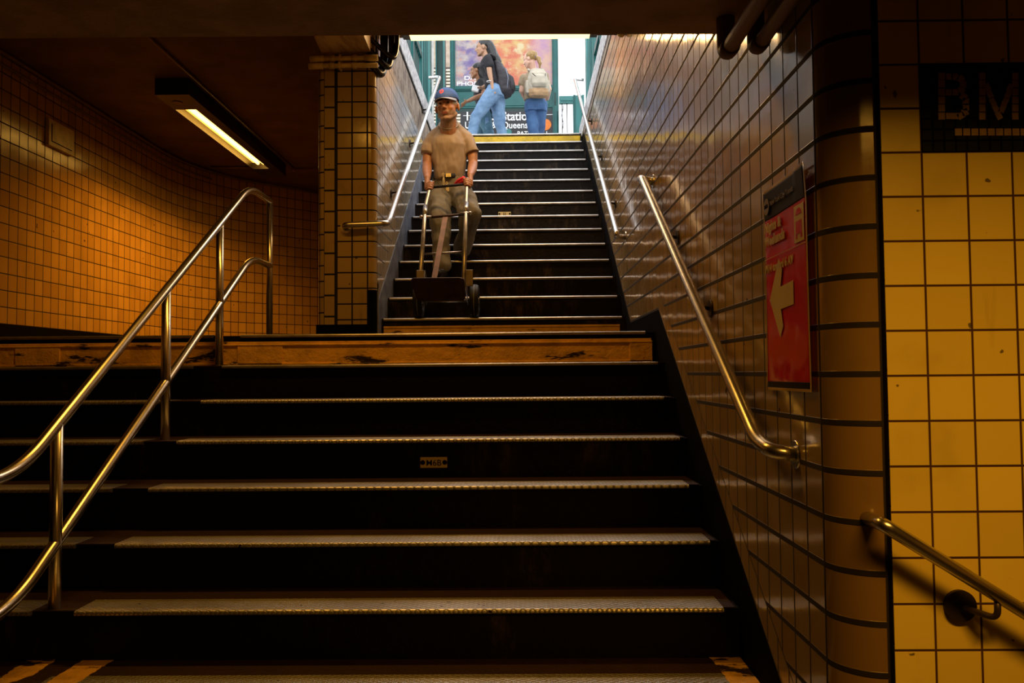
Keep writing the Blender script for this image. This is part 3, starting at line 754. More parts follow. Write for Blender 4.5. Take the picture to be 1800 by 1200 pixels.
text('poster_lettering', 'PHOENIX', .092, M['white'], t, (-.985, KY - .002, 4.590), RFRONT, bold=.0008, sx=1.45)
b = MB()
for k in range(5): b.cyl((.585, KY - .06, 4.30 + k*.0), (.585, KY - .04, 4.30), .012)
b.box(.57, .60, KY - .055, KY - .03, 4.24, 4.44).build('latch', M['teald'], t)
t = thing('station_sign', 'black subway entrance sign with white lettering and an orange disc below the poster', 'sign', (-.17, KY, ZS))
MB().box(-.925, .585, KY - .02, KY + .02, 3.30, 4.165).build('board', mat('sign_dark_grey', (.020, .020, .024), .35), t, bevel=.004)
MB().box(.585, .625, KY - .03, KY + .03, ZS, 4.15).build('post', M['offw'], t)
MB().box(-.88, .55, KY - .024, KY - .02, 4.095, 4.103).build('rule', M['white'], t)
k = KY/FPX
def L(body, px, py, size, m=M['white'], sx=1.0): 
    p = at(px, py, Y=KY - .024); return text('lettering', body, size, m, t, tuple(p), RFRONT, bold=size*.018, sx=sx)
L('14 Street', 817, 211.5, .195, sx=.86); L('Station', 882, 211.5, .195, sx=.90)
L('Uptown &', 817, 225.5, .15, sx=.80); L('Queens', 882, 225.5, .15, sx=.88)
L('PATH', 909, 238, .095); L('Br', 851, 238, .095); L('l', 960, 238, .095)
for px, py, r, m in ((894, 232, .05, M['tealp']), (959, 219, .09, M['orange'])):
    p = at(px, py, Y=KY - .022); MB().cyl(p + Vector((0, -.004, 0)), p + Vector((0, .002, 0)), r, seg=30).build('route_disc', m, t)
L('M', 955, 223, .11)
# green columns, posts and railings round the stairwell
def column(x0, x1, y, z1, label, ribs, ms, name='iron_column', dy=.16, z0=ZS):
    t = thing(name, label, 'column', ((x0+x1)/2, y, z0))
    MB().box(x0, x1, y, y + dy, z0, z1).build('shaft', ms[0], t, bevel=.006)
    for (a, c, m) in ribs:
        MB().box(x0 + a, x0 + c, y - .022, y, z0, z1).build('rib', m, t, bevel=.004)
    return t
column(-1.395, -1.135, 10.2, 6.8, 'fluted green iron column at the left top corner of the stairs', [(.0, .02, M['tealp']), (.075, .095, M['tealp']), (.105, .135, M['tealp']), (.15, .17, M['tealp']), (.185, .20, M['teal']), (.235, .255, M['tealp'])], [M['teal']])
t = thing('painted_post', 'thin off white post just right of the fluted green column', 'post', (-1.16, 10.6, ZS)); MB().box(-1.163, -1.135, 10.58, 10.62, ZS, 6.8).build('shaft', M['offw'], t)
column(-1.150, -1.02, 11.0, 6.8, 'dark green iron column between the fluted column and the poster board', [(.0, .018, M['teal']), (.105, .13, M['tealp'])], [M['teald']])
column(.905, 1.05, 10.5, 6.8, 'pale green iron column at the right top corner of the stairs', [(.0, .02, M['tealp']), (.05, .07, M['teal']), (.10, .145, M['tealp'])], [M['tealp']])
column(1.09, 1.25, 10.3, 6.8, 'second green iron column close to the right stair curb', [(.02, .05, M['tealp'])], [M['teal']])
column(.80, .955, 11.5, 4.03, 'short green newel post with small round bosses right of the sign', [(.0, .025, M['teal']), (.125, .155, M['tealp'])], [M['tealp']], name='newel_post')
b = MB()
for (dx, dz) in ((.06, .50), (.10, .50), (.08, .46), (.06, .42), (.10, .42)): b.ball((.80 + dx, 11.495, ZS + dz), (.012, .01, .012), 10)
b.build('boss', M['teal'], bpy.data.objects['newel_post'])
t = thing('railing', 'green street railing with thin bars between the sign and the newel post', 'railing', (.75, 12.1, ZS))
MB().box(.62, .86, 12.05, 12.12, 4.10, 4.215).box(.64, .84, 12.04, 12.05, 4.135, 4.18).build('top_rail', M['tealp'], t, bevel=.004)
for x in (.665, .74): MB().tube([(x, 12.08, ZS), (x, 12.08, 4.10)], .007, 8).build('bar', M['steeld'], t)
tag(MB().tube([(.668 + .012*math.sin(i*1.3), 12.02, ZS + i*.055) for i in range(22)], .006, 8).build('cable', M['cable'], origin=(.668, 12.02, ZS)), 'wavy black cable hanging on the green street railing', 'cable')
struct(MB().box(.62, .9, 12.1, 12.14, ZS, ZS + .12).build('trim_railing_curb', M['granite']))
# street railing bars on the curbs above the wells
for (x, lab) in ((XL - .20, 'green iron fence on the left stone curb beside the stairwell'), (XR + .19, 'green iron fence on the right stone curb beside the stairwell')):
    t = thing('iron_fence', lab, 'fence', (x, 8.2, 3.05), 'curb fences')
    z0 = 3.04 if x < 0 else 3.07
    for y in (6.6, 7.8, 9.0, 9.8): MB().box(x - .03, x + .03, y - .03, y + .03, z0, 4.0).build('fence_post', M['teal'], t)
    MB().box(x - .025, x + .025, 6.5, 9.85, 3.92, 4.0).build('top_rail', M['teal'], t)
    MB().box(x - .02, x + .02, 6.5, 9.85, z0 + .1, z0 + .14).build('bottom_rail', M['teal'], t)
    for i in range(30):
        y = 6.6 + i*.11; MB().tube([(x, y, z0 + .1), (x, y, 3.95)], .008, 6, smooth=True).build('bar', M['teald'], t)
# building across the street, seen between the columns
t = thing('building', 'beige building with louvred shutters seen between green columns', 'building', (-4.3, 22, ZS))
M['bwall'] = mat('beige_facade', (.42, .33, .25), .8); M['bdark'] = mat('brown_window_band', (.07, .05, .045), .5); M['louvre'] = mat('cream_louvre', (.62, .55, .44), .6)
MB().box(-9, -1.35, 22, 30, ZS, 14).build('facade', M['bwall'], t)
for i, (z0, z1) in enumerate(((3.3, 4.55), (5.15, 6.0), (6.9, 8.5))):
    b = MB().box(-7, -1.5, 21.9, 21.98, z0, z1); b.build('window_band', M['bdark'], t)
    b = MB(); n = int((z1 - z0)/.09)
    for q in range(n): b.box(-2.72, -1.4, 21.80, 21.9, z0 + .09*q + .02, z0 + .09*q + .07)
    b.build('louvre_shutter', M['louvre'], t)
    MB().box(-2.1, -2.0, 21.76, 21.8, z0 - .1, z1 + .1).build('mullion', M['offw'], t)
# ------------------------------------------------------------------ people
from mathutils import noise as MN
M['skin_m'] = mat('weathered_tan_skin', (.42, .19, .09), .45, var=.22, scale=30)
M['skin_d'] = mat('olive_skin', (.50, .27, .16), .5, var=.12, scale=20)
M['skin_l'] = mat('light_skin', (.72, .42, .30), .5, var=.1, scale=20)
M['lip'] = mat('lips', (.24, .07, .045), .5, var=.1)
M['brow'] = mat('dark_brow_and_eye', (.03, .018, .012), .5, var=.1)
M['stubble'] = mat('grey_stubble', (.34, .21, .14), .7, var=.3, scale=60)
M['greyhair'] = mat('short_grey_hair', (.30, .27, .24), .7, var=.4, scale=90)
M['blackhair'] = mat('long_black_hair', (.008, .006, .006), .32, var=.2, scale=40, spec=.6)
M['blond'] = mat('dark_blond_hair', (.42, .25, .08), .42, var=.45, scale=30, stretch=(4, 4, .6))
M['shirt_m'] = mat('taupe_cotton_shirt', (.36, .28, .20), .9, var=.12, scale=7)
M['trou_m'] = mat('olive_grey_work_trousers', (.22, .20, .145), .85, var=.25, scale=6)
M['shoe_m'] = mat('black_work_shoe', (.02, .018, .016), .45)
M['capblue'] = mat('blue_cap_fabric', (.035, .10, .34), .7, var=.2)
M['capbrim'] = mat('grey_blue_cap_brim', (.30, .34, .46), .7, var=.15)
M['caplogo'] = mat('orange_red_cap_emblem', (.75, .07, .04), .6, var=.1)
M['tee_b'] = mat('black_cotton', (.014, .012, .016), .8, var=.2)
M['pack_b'] = mat('black_nylon', (.030, .024, .030), .6, var=.35, scale=9)
M['tee_t'] = mat('tan_cotton', (.36, .27, .17), .85, var=.15)
M['pack_t'] = mat('beige_canvas', (.52, .46, .36), .8, var=.2, scale=9)
M['pack_t2'] = mat('tan_canvas_base', (.58, .36, .19), .8, var=.2, scale=9)
M['denim_l'] = mat('washed_light_denim', (.21, .34, .52), .85, scale=5, col2=(.12, .22, .38))
M['denim_m'] = mat('mid_blue_denim', (.06, .14, .30), .85, scale=5, col2=(.03, .075, .19))
M['denim_d'] = mat('faded_teal_denim', (.09, .20, .27), .85, scale=5, col2=(.05, .12, .18))

def V(*a): return Vector(a)
class Flesh:
    """closed overlapping shapes that are fused into one continuous surface"""
    def __init__(s): s.mb = MB()
    def cap(s, p, q, r1, r2=None, seg=14):
        r2 = r1 if r2 is None else r2; p, q = Vector(p), Vector(q); d = q - p; L = d.length
        if L < 1e-5: return s.ell(p, (r1,)*3)
        d.normalize(); pts = []; rr = []
        for a in range(5): t = math.pi/2*(a/5 - 1); pts.append(p + d*r1*math.sin(t)); rr.append(max(r1*math.cos(t), r1*.04))
        for k in range(5): pts.append(p + d*L*k/4); rr.append(r1 + (r2 - r1)*k/4)
        for a in range(1, 6): t = math.pi/2*a/5; pts.append(q + d*r2*math.sin(t)); rr.append(max(r2*math.cos(t), r2*.04))
        rings = []; n0 = d.orthogonal().normalized(); b = d.cross(n0); base = len(s.mb.v)
        for c, r in zip(pts, rr):
            s.mb.v += [tuple(c + (n0*math.cos(2*math.pi*j/seg) + b*math.sin(2*math.pi*j/seg))*r) for j in range(seg)]
        n = len(pts)
        def F(l): s.mb.f.append(l); s.mb.uv.append([(0, 0)]*len(l)); s.mb.mi.append(0); s.mb.sm.append(True)
        for i in range(n-1):
            for j in range(seg):
                a = base+i*seg+j; c = base+i*seg+(j+1) % seg; F([a, c, c+seg, a+seg])
        F([base+j for j in range(seg)][::-1]); F([base+(n-1)*seg+j for j in range(seg)])
        return s
    def chain(s, pts, rs):
        for i in range(len(pts)-1): s.cap(pts[i], pts[i+1], rs[i], rs[i+1])
        return s
    def ell(s, c, r, R=None, seg=18):
        b = MB(); b.ball((0, 0, 0), (r[0], r[1], r[2]), seg); c = Vector(c); o = len(s.mb.v)
        s.mb.v += [tuple(c + (R @ Vector(v) if R else Vector(v))) for v in b.v]
        for f in b.f: s.mb.f.append([i+o for i in f]); s.mb.uv.append([(0, 0)]*4); s.mb.mi.append(0); s.mb.sm.append(True)
        return s
    def loft(s, secs, seg=28, yaw=0.0, pw=2.4):
        """secs: (center, rx, ry); super-elliptic horizontal sections from bottom to top"""
        base = len(s.mb.v); cy, sy = math.cos(yaw), math.sin(yaw)
        for c, rx, ry in secs:
            for j in range(seg):
                a = 2*math.pi*j/seg; ca, sa = math.cos(a), math.sin(a)
                x = rx*math.copysign(abs(ca)**(2/pw), ca); y = ry*math.copysign(abs(sa)**(2/pw), sa)
                s.mb.v.append((c[0]+x*cy-y*sy, c[1]+x*sy+y*cy, c[2]))
        n = len(secs)
        def F(l): s.mb.f.append(l); s.mb.uv.append([(0, 0)]*len(l)); s.mb.mi.append(0); s.mb.sm.append(True)
        for i in range(n-1):
            for j in range(seg):
                a = base+i*seg+j; c = base+i*seg+(j+1) % seg; F([a, c, c+seg, a+seg])
        F([base+j for j in range(seg)][::-1]); F([base+(n-1)*seg+j for j in range(seg)])
        return s
    def cone(s, p, q, r1, r2, seg=18):
        """flat ended tapered cylinder (a sleeve or trouser end)"""
        p, q = Vector(p), Vector(q); d = (q - p).normalized(); n0 = d.orthogonal().normalized(); b = d.cross(n0); base = len(s.mb.v)
        for k in range(4):
            c = p.lerp(q, k/3); r = r1 + (r2 - r1)*k/3
            s.mb.v += [tuple(c + (n0*math.cos(2*math.pi*j/seg) + b*math.sin(2*math.pi*j/seg))*r) for j in range(seg)]
        def F(l): s.mb.f.append(l); s.mb.uv.append([(0, 0)]*len(l)); s.mb.mi.append(0); s.mb.sm.append(True)
        for i in range(3):
            for j in range(seg):
                a = base+i*seg+j; c = base+i*seg+(j+1) % seg; F([a, c, c+seg, a+seg])
        F([base+j for j in range(seg)][::-1]); F([base+3*seg+j for j in range(seg)])
        return s
    def make(s, name, mats, parent, vox=.006, it=4, paint=None, folds=None, label=None):
        me = bpy.data.meshes.new(name); me.from_pydata(s.mb.v, [], s.mb.f)
        bm = bmesh.new(); bm.from_mesh(me); bmesh.ops.remove_doubles(bm, verts=bm.verts, dist=1e-6); bmesh.ops.recalc_face_normals(bm, faces=bm.faces); bm.to_mesh(me); bm.free()
        o = bpy.data.objects.new(name, me); COL.objects.link(o)
        r = o.modifiers.new('r', 'REMESH'); r.mode = 'VOXEL'; r.voxel_size = vox; r.use_smooth_shade = True
        sm = o.modifiers.new('s', 'SMOOTH'); sm.factor = .5; sm.iterations = it
        bpy.context.view_layer.update()
        m2 = bpy.data.meshes.new_from_object(o.evaluated_get(bpy.context.evaluated_depsgraph_get()))
        bpy.data.objects.remove(o); bpy.data.meshes.remove(me)
        if folds:
            amp, sc, st = folds
            co = [v.co + v.normal*(MN.fractal(Vector((v.co.x*st[0], v.co.y*st[1], v.co.z*st[2]))*sc, 1.0, 2.0, 3)*amp) for v in m2.vertices]
            for v, c in zip(m2.vertices, co): v.co = c
        for p in m2.polygons:
            p.use_smooth = True
        m2.materials.clear()
        for m in (mats if isinstance(mats, (list, tuple)) else [mats]): m2.materials.append(m)
        if paint:
            for p in m2.polygons: p.material_index = paint(p.center, p.normal)
        m2.transform(Matrix.Translation(-world_loc(parent)))
        m2.name = name
        o = bpy.data.objects.new(name, m2); COL.objects.link(o); o.parent = parent
        if label: o['label'] = label
        return o

def head(F, c, yaw=0.0, pitch=0.0, roll=0.0, s=1.0):
    """head facing -Y before turning; c is the middle of the head, s = 1 for a 23 cm head. Returns mapping function"""
    R = Matrix.Rotation(yaw, 3, 'Z') @ Matrix.Rotation(pitch, 3, 'X') @ Matrix.Rotation(roll, 3, 'Y'); c = Vector(c)
    P = lambda x, y, z: c + R @ (Vector((x, y, z))*s)
    F.ell(P(0, .012, .030), (.077*s, .092*s, .088*s), R)
    F.ell(P(0, -.022, -.035), (.065*s, .062*s, .068*s), R)
    F.ell(P(0, -.060, -.094), (.024*s, .022*s, .018*s), R)
    for sg in (-1, 1):
        F.cap(P(sg*.055, .0, -.060), P(sg*.020, -.056, -.094), .018*s, .015*s)
        F.ell(P(sg*.036, -.062, -.028), (.020*s, .016*s, .020*s), R)
        F.ell(P(sg*.080, .014, -.012), (.009*s, .018*s, .030*s), R @ Matrix.Rotation(sg*.35, 3, 'Z'))
        F.cap(P(sg*.012, -.082, .026), P(sg*.042, -.070, .024), .009*s, .008*s)
        F.ell(P(sg*.011, -.093, -.030), (.008*s, .010*s, .007*s), R)
        F.ell(P(sg*.030, -.070, .006), (.013*s, .010*s, .010*s), R)
    F.cap(P(0, -.082, .012), P(0, -.102, -.024), .0085*s, .0115*s)
    F.cap(P(-.018, -.080, -.056), P(.018, -.080, -.056), .0075*s)
    F.cap(P(-.015, -.078, -.067), P(.015, -.078, -.067), .0075*s)
    Ri = R.transposed()
    return P, (lambda q: (Ri @ (q - c))/s), R

def grip(F, G, A, u, v, rb, wrist, off0=.034, sgn=1):
    """hand closed round a bar through G with axis A: palm on side u, fingers going round towards v"""
    G, A, u, v = Vector(G), Vector(A).normalized(), Vector(u).normalized(), Vector(v).normalized()
    u = (u - A*u.dot(A)).normalized(); v = (v - A*v.dot(A) - u*v.dot(u)).normalized()
    kn = []
    for i, (ln, r) in enumerate(((1.0, .0092), (1.08, .0096), (1.0, .0092), (.82, .0080))):
        o = A*(off0 - .0205*i)
        pts = []
        for k in range(6):
            ph = math.radians(-8 + 42*k*ln); rr = rb + r*.9 + (.004 if k in (1, 3) else 0)
            pts.append(G + o + (u*math.cos(ph) + v*math.sin(ph))*rr)
        F.chain(pts, [r*1.08, r*1.05, r, r*.98, r*.92, r*.85]); kn.append(pts[0])
    W_ = Vector(wrist)
    mid = (kn[1] + kn[2])/2
    for k in kn: F.cap(k, W_.lerp(mid, .25) + (k - mid)*.45, .0115, .020)
    F.cap(mid + u*.006, W_, .021, .024)
    th = [W_.lerp(kn[0], .35) - v*.012, G + A*(off0 + .002) - v*(rb + .018) + u*.012, G + A*(off0 + .012) - v*(rb + .012) - u*.014, G + A*(off0 + .014) - u*(rb + .012) + v*.004]
    F.chain(th, [.015, .0125, .0115, .0095])

# ---- the man with the hand truck
ZT2, ZT3 = UZ(2), UZ(3)
man = thing('person', 'man in blue cap, taupe t-shirt and olive trousers coming downstairs with a hand truck', 'person', (-.62, 6.5, ZT2))
HC = (-.603, 6.665, 2.254)
GL, GR = V(-.727, 6.475, 1.520), V(-.425, 6.475, 1.545)
AX = V(0, .42, .9)
F = Flesh()
P, inv, RH = head(F, HC, yaw=math.radians(-10), pitch=math.radians(6), roll=math.radians(-3), s=1.20)
F.cap(P(0, .02, -.05), V(-.60, 6.78, 2.03), .068, .074)
F.cap(V(-.60, 6.79, 2.06), V(-.755, 6.80, 1.985), .045, .040).cap(V(-.60, 6.79, 2.05), V(-.43, 6.80, 1.985), .045, .040)
F.loft([((-.60, 6.86, 1.52), .15, .10), ((-.60, 6.86, 1.60), .145, .105), ((-.60, 6.85, 1.72), .122, .095), ((-.60, 6.83, 1.86), .138, .10), ((-.60, 6.81, 1.97), .148, .10), ((-.60, 6.80, 2.05), .10, .07)])
wl, wr = V(-.757, 6.545, 1.615), V(-.402, 6.545, 1.635)
F.chain([V(-.758, 6.80, 1.995), V(-.783, 6.80, 1.90), V(-.785, 6.775, 1.79), V(-.775, 6.68, 1.71), wl], [.052, .045, .040, .041, .026])
F.chain([V(-.430, 6.80, 1.995), V(-.398, 6.80, 1.90), V(-.392, 6.775, 1.79), V(-.395, 6.68, 1.715), wr], [.052, .045, .040, .041, .026])
grip(F, GL, AX, (-1, .5, .3), (.0, -1, 0), .016, wl)
grip(F, GR, AX, (1, .5, .3), (.0, -1, 0), .016, wr)
hipL, hipR = V(-.69, 6.86, 1.55), V(-.51, 6.86, 1.55)
kL, kR = V(-.655, 6.56, 1.255), V(-.395, 6.50, 1.30)
aL, aR = V(-.635, 6.50, .86), V(-.49, 6.77, 1.03)
F.chain([hipL, kL, aL], [.085, .055, .04]); F.chain([hipR, kR, aR], [.085, .055, .04])
F.cap(aL - V(0, 0, .03), V(aL.x - .015, aL.y - .12, ZT2 + .035), .028, .020); F.cap(aR - V(0, 0, .03), V(aR.x + .01, aR.y - .12, ZT3 + .035), .028, .020)
def paint(c, n):
    if c.z < 2.05: return 0
    q = inv(c)
    if q.z > .0 and q.y > -.045 and abs(q.x) > .05 and q.z < .06 and q.y < .0: return 4
    if q.y > .02 and q.z > -.03: return 4
    if q.y < -.05:
        if abs(q.z - .026) < .0055 and .010 < abs(q.x) < .046: return 2
        if (abs(q.x) - .030)**2 + (q.z - .007)**2*2.2 < .0105**2: return 2
        if abs(q.z + .0615) < .0085 and abs(q.x) < .022: return 1
    if q.z < -.045 and q.y < .01: return 3
    return 0
F.make('body', [M['skin_m'], M['lip'], M['brow'], M['stubble'], M['greyhair']], man, .0055, 3, paint)
# t-shirt with short sleeves
F = Flesh()
F.loft([((-.598, 6.845, 1.665), .142, .118), ((-.598, 6.84, 1.70), .142, .120), ((-.60, 6.83, 1.78), .146, .122), ((-.60, 6.82, 1.88), .155, .124), ((-.60, 6.805, 1.95), .160, .120), ((-.60, 6.807, 1.995), .155, .112), ((-.60, 6.81, 2.03), .142, .101), ((-.60, 6.812, 2.06), .125, .090), ((-.60, 6.815, 2.09), .105, .079), ((-.60, 6.82, 2.13), .086, .062)], pw=2.05)
for sg, x0, x1 in ((-1, -.752, -.785), (1, -.437, -.395)):
    F.cap(V(-.60 + sg*.055, 6.825, 2.108), V(x0, 6.80, 2.008), .060, .055)
    F.chain([V(x0, 6.80, 1.998), V((x0+x1)/2 + sg*.006, 6.80, 1.965)], [.059, .058])
    F.cone(V((x0+x1)/2 + sg*.004, 6.80, 1.98), V(x1 + sg*.006, 6.785, 1.885), .054, .060)
F.make('t_shirt', M['shirt_m'], man, .006, 12, folds=(.016, 8.0, (1.3, 1.3, .55)))
def ring(c, rx, ry, r, m, name, tilt=None, n=28):
    pts = [V(c[0] + rx*math.cos(2*math.pi*i/n), c[1] + ry*math.sin(2*math.pi*i/n), c[2] + (tilt or 0)*math.sin(2*math.pi*i/n)) for i in range(n + 1)]
    return MB().tube(pts, r, 8, caps=False).build(name, m, man)
ring((-.600, 6.785, 2.135), .082, .098, .008, M['shirt_m'], 'collar', .068)
# trousers
F = Flesh()
F.loft([((-.60, 6.86, 1.46), .150, .118), ((-.60, 6.86, 1.56), .155, .128), ((-.60, 6.85, 1.66), .142, .120), ((-.60, 6.85, 1.685), .139, .118)])
F.chain([hipL, hipL.lerp(kL, .5) + V(-.006, -.01, 0), kL + V(0, -.01, 0), kL.lerp(aL, .55), aL + V(0, 0, .03)], [.108, .104, .090, .078, .072])
F.chain([hipR, hipR.lerp(kR, .5) + V(.006, -.01, 0), kR + V(0, -.01, 0), kR.lerp(aR, .55), aR + V(0, 0, .03)], [.108, .104, .092, .078, .070])
F.make('trousers', M['trou_m'], man, .0065, 4, folds=(.020, 6.0, (1.2, 1.2, .9)))
b = MB(); n = 36
for i in range(n):
    a0, a1 = 2*math.pi*i/n, 2*math.pi*(i+1)/n
    f = lambda a, z, e=0: (-.60 + (.143 + e)*math.cos(a), 6.848 + (.124 + e)*math.sin(a), z)
    b.face([f(a0, 1.660, .004), f(a1, 1.660, .004), f(a1, 1.698, .004), f(a0, 1.698, .004)], smooth=True)
bl = b.build('belt', M['tee_b'], man); so = bl.modifiers.new('s', 'SOLIDIFY'); so.thickness = .006
MB().box(-.62, -.575, 6.708, 6.716, 1.664, 1.694).box(-.612, -.583, 6.704, 6.709, 1.671, 1.687).build('buckle', M['steel'], man)
for a, d, h in ((aL, V(-.02, -.15, 0), ZT2), (aR, V(.01, -.15, 0), ZT3)):
    F = Flesh(); F.cap(V(a.x, a.y + .03, h + .055), V(a.x, a.y, h + .055), .043, .046).cap(V(a.x, a.y, h + .052), V(a.x + d.x, a.y + d.y, h + .038), .046, .036).cap(V(a.x, a.y, h + .04), V(a.x, a.y, h + .11), .044, .046)
    o = F.make('shoe', M['shoe_m'], man, .006, 3)
    for v in o.data.vertices:
        if v.co.z + ZT2 < h + .003: v.co.z = h + .003 - ZT2
    MB().tube([(a.x - .03, a.y - .05, h + .088), (a.x + .02, a.y - .065, h + .083)], .004, 6).tube([(a.x - .03, a.y - .075, h + .080), (a.x + .02, a.y - .09, h + .074)], .004, 6).build('laces', M['capbrim'], o)
# cap
F = Flesh(); F.ell(P(0, .012, .050), (.086*1.2, .102*1.2, .080*1.2), RH)
def capclip(o):
    pass
cm = F.make('cap', [M['capblue'], M['caplogo'], M['capbrim']], man, .006, 2, lambda c, n: 1 if (inv(c).x + .012)**2 + (inv(c).z - .088)**2 < .017**2 and inv(c).y < 0 and ((abs(inv(c).x + .012) > .006) or abs(inv(c).z - .088) > .005) else 0)
bm = bmesh.new(); bm.from_mesh(cm.data); wl_ = world_loc(man)
bmesh.ops.delete(bm, geom=[v for v in bm.verts if inv(v.co + wl_).z < .040 + max(0, inv(v.co + wl_).y)*-.25], context='VERTS'); bm.to_mesh(cm.data); bm.free()
so = cm.modifiers.new('s', 'SOLIDIFY'); so.thickness = .003
b = MB(); rows = []
for k in range(5):
    r = k/4; row = []
    for i in range(15):
        a = math.radians(-78 + 156*i/14)
        y = -(.092 + .066*r*math.cos(a)**.8)*math.cos(a)*1.0 - .0*r; x = (.078 + .004*r)*math.sin(a)
        row.append(P(x, y + .012*(1 - r), .044 - .020*r*math.cos(a) - .010*abs(math.sin(a))**2*r*2))
    rows.append(row)
for k in range(4):
    for i in range(14): b.face([rows[k][i], rows[k][i+1], rows[k+1][i+1], rows[k+1][i]], smooth=True)
br = b.build('brim', M['capbrim'], cm); so = br.modifiers.new('s', 'SOLIDIFY'); so.thickness = .004
# keys and clip on the belt
b = MB(); c = V(-.640, 6.690, 1.655)
b.tube(bend([c + V(0, 0, 0), c + V(-.012, 0, .03), c + V(.004, 0, .04), c + V(.014, 0, -.06), c + V(-.002, 0, -.065), c], .012, 4), .003, 8)
b.build('belt_clip', M['signcream'], man)
tag(MB().box(-.617, -.603, 6.684, 6.690, 1.545, 1.60).box(-.606, -.590, 6.680, 6.686, 1.535, 1.575).tube(bend([(-.62, 6.687, 1.60), (-.61, 6.687, 1.62), (-.60, 6.687, 1.60), (-.61, 6.687, 1.59), (-.62, 6.687, 1.60)], .006, 3), .0025, 8).build('keys', M['signcream'], origin=(-.61, 6.687, 1.6)), 'small bunch of brass keys hanging from the walking man\'s belt', 'keys')
F = Flesh(); F.chain([V(-.535, 6.60, 1.575), V(-.500, 6.58, 1.60), V(-.465, 6.56, 1.61), V(-.440, 6.545, 1.60)], [.010, .017, .018, .014]).chain([V(-.525, 6.60, 1.56), V(-.49, 6.575, 1.58), V(-.455, 6.55, 1.59)], [.008, .013, .014]).chain([V(-.50, 6.60, 1.61), V(-.46, 6.57, 1.625)], [.007, .011])
dummy = thing('work_glove', 'crumpled red work glove tucked by the man\'s left hand on the hand truck', 'glove', (-.48, 6.58, 1.58))
F.make('fabric', mat('red_glove_fabric', (.75, .02, .035), .8, var=.3, scale=30), dummy, .004, 2)

# ---- the hand truck
M['truck'] = mat('worn_aluminium_tube', (.46, .44, .43), .32, .9, var=.35, scale=14)
M['truckd'] = mat('dark_rusty_steel', (.07, .035, .022), .5, .3, var=.4, scale=12)
M['rust'] = mat('rust_brown_strap', (.17, .08, .045), .5, .3, var=.4, scale=12)
M['rubber'] = mat('black_tyre_rubber', (.012, .012, .012), .6)
tk = thing('hand_truck', 'two wheeled hand truck with black tyres tipped back on the bottom step', 'hand truck', (-.54, 5.87, UZ(0)))
for x0, x1, x2, z1, G, nm in ((-.722, -.733, -.752, 1.345, GL, 'left'), (-.405, -.412, -.425, 1.365, GR, 'right')):
    pts = bend([V(x0, 5.72, .60), V(x2, 6.37, z1), G, G + AX.normalized()*.055], .05, 6)
    MB().tube(pts, .0165, 16).build('side_rail', M['truck'], tk)
    MB().cyl(V(x0, 5.72, .60).lerp(V(x2, 6.37, z1), .88), V(x2, 6.37, z1), .020, seg=16).build('sleeve', M['truck'], tk)
MB().tube([GL + AX.normalized()*.0, GR + AX.normalized()*.0], .011, 12).build('handle_bar', M['tee_b'], tk)
for (a, c, r, m) in ((V(-.745, 6.29, 1.235), V(-.42, 6.29, 1.262), .011, 'truckd'), (V(-.735, 6.02, .905), V(-.412, 6.02, .92), .009, 'truck')):
    MB().tube([a, c], r, 10).build('cross_bar', M[m], tk)
for a in (V(-.745, 6.29, 1.235), V(-.42, 6.29, 1.262)):
    s_ = 1 if a.x < -.5 else -1
    MB().cyl(a + V(-s_*.03, -.012, .004), a + V(s_*.05, -.012, .004), .012, seg=10).ball(a + V(-s_*.03, -.012, .004), .017, 10).build('clamp_bolt', M['truck'], tk)
b = MB(); a, c = V(-.585, 6.285, 1.24), V(-.632, 5.73, .60); d = (c - a).normalized()
R = Matrix((V(1, 0, 0), d.cross(V(1, 0, 0)).normalized(), d)).transposed()
b.obox((a + c)/2, (.040, .006, (c - a).length), R); b.build('centre_strap', M['rust'], tk)
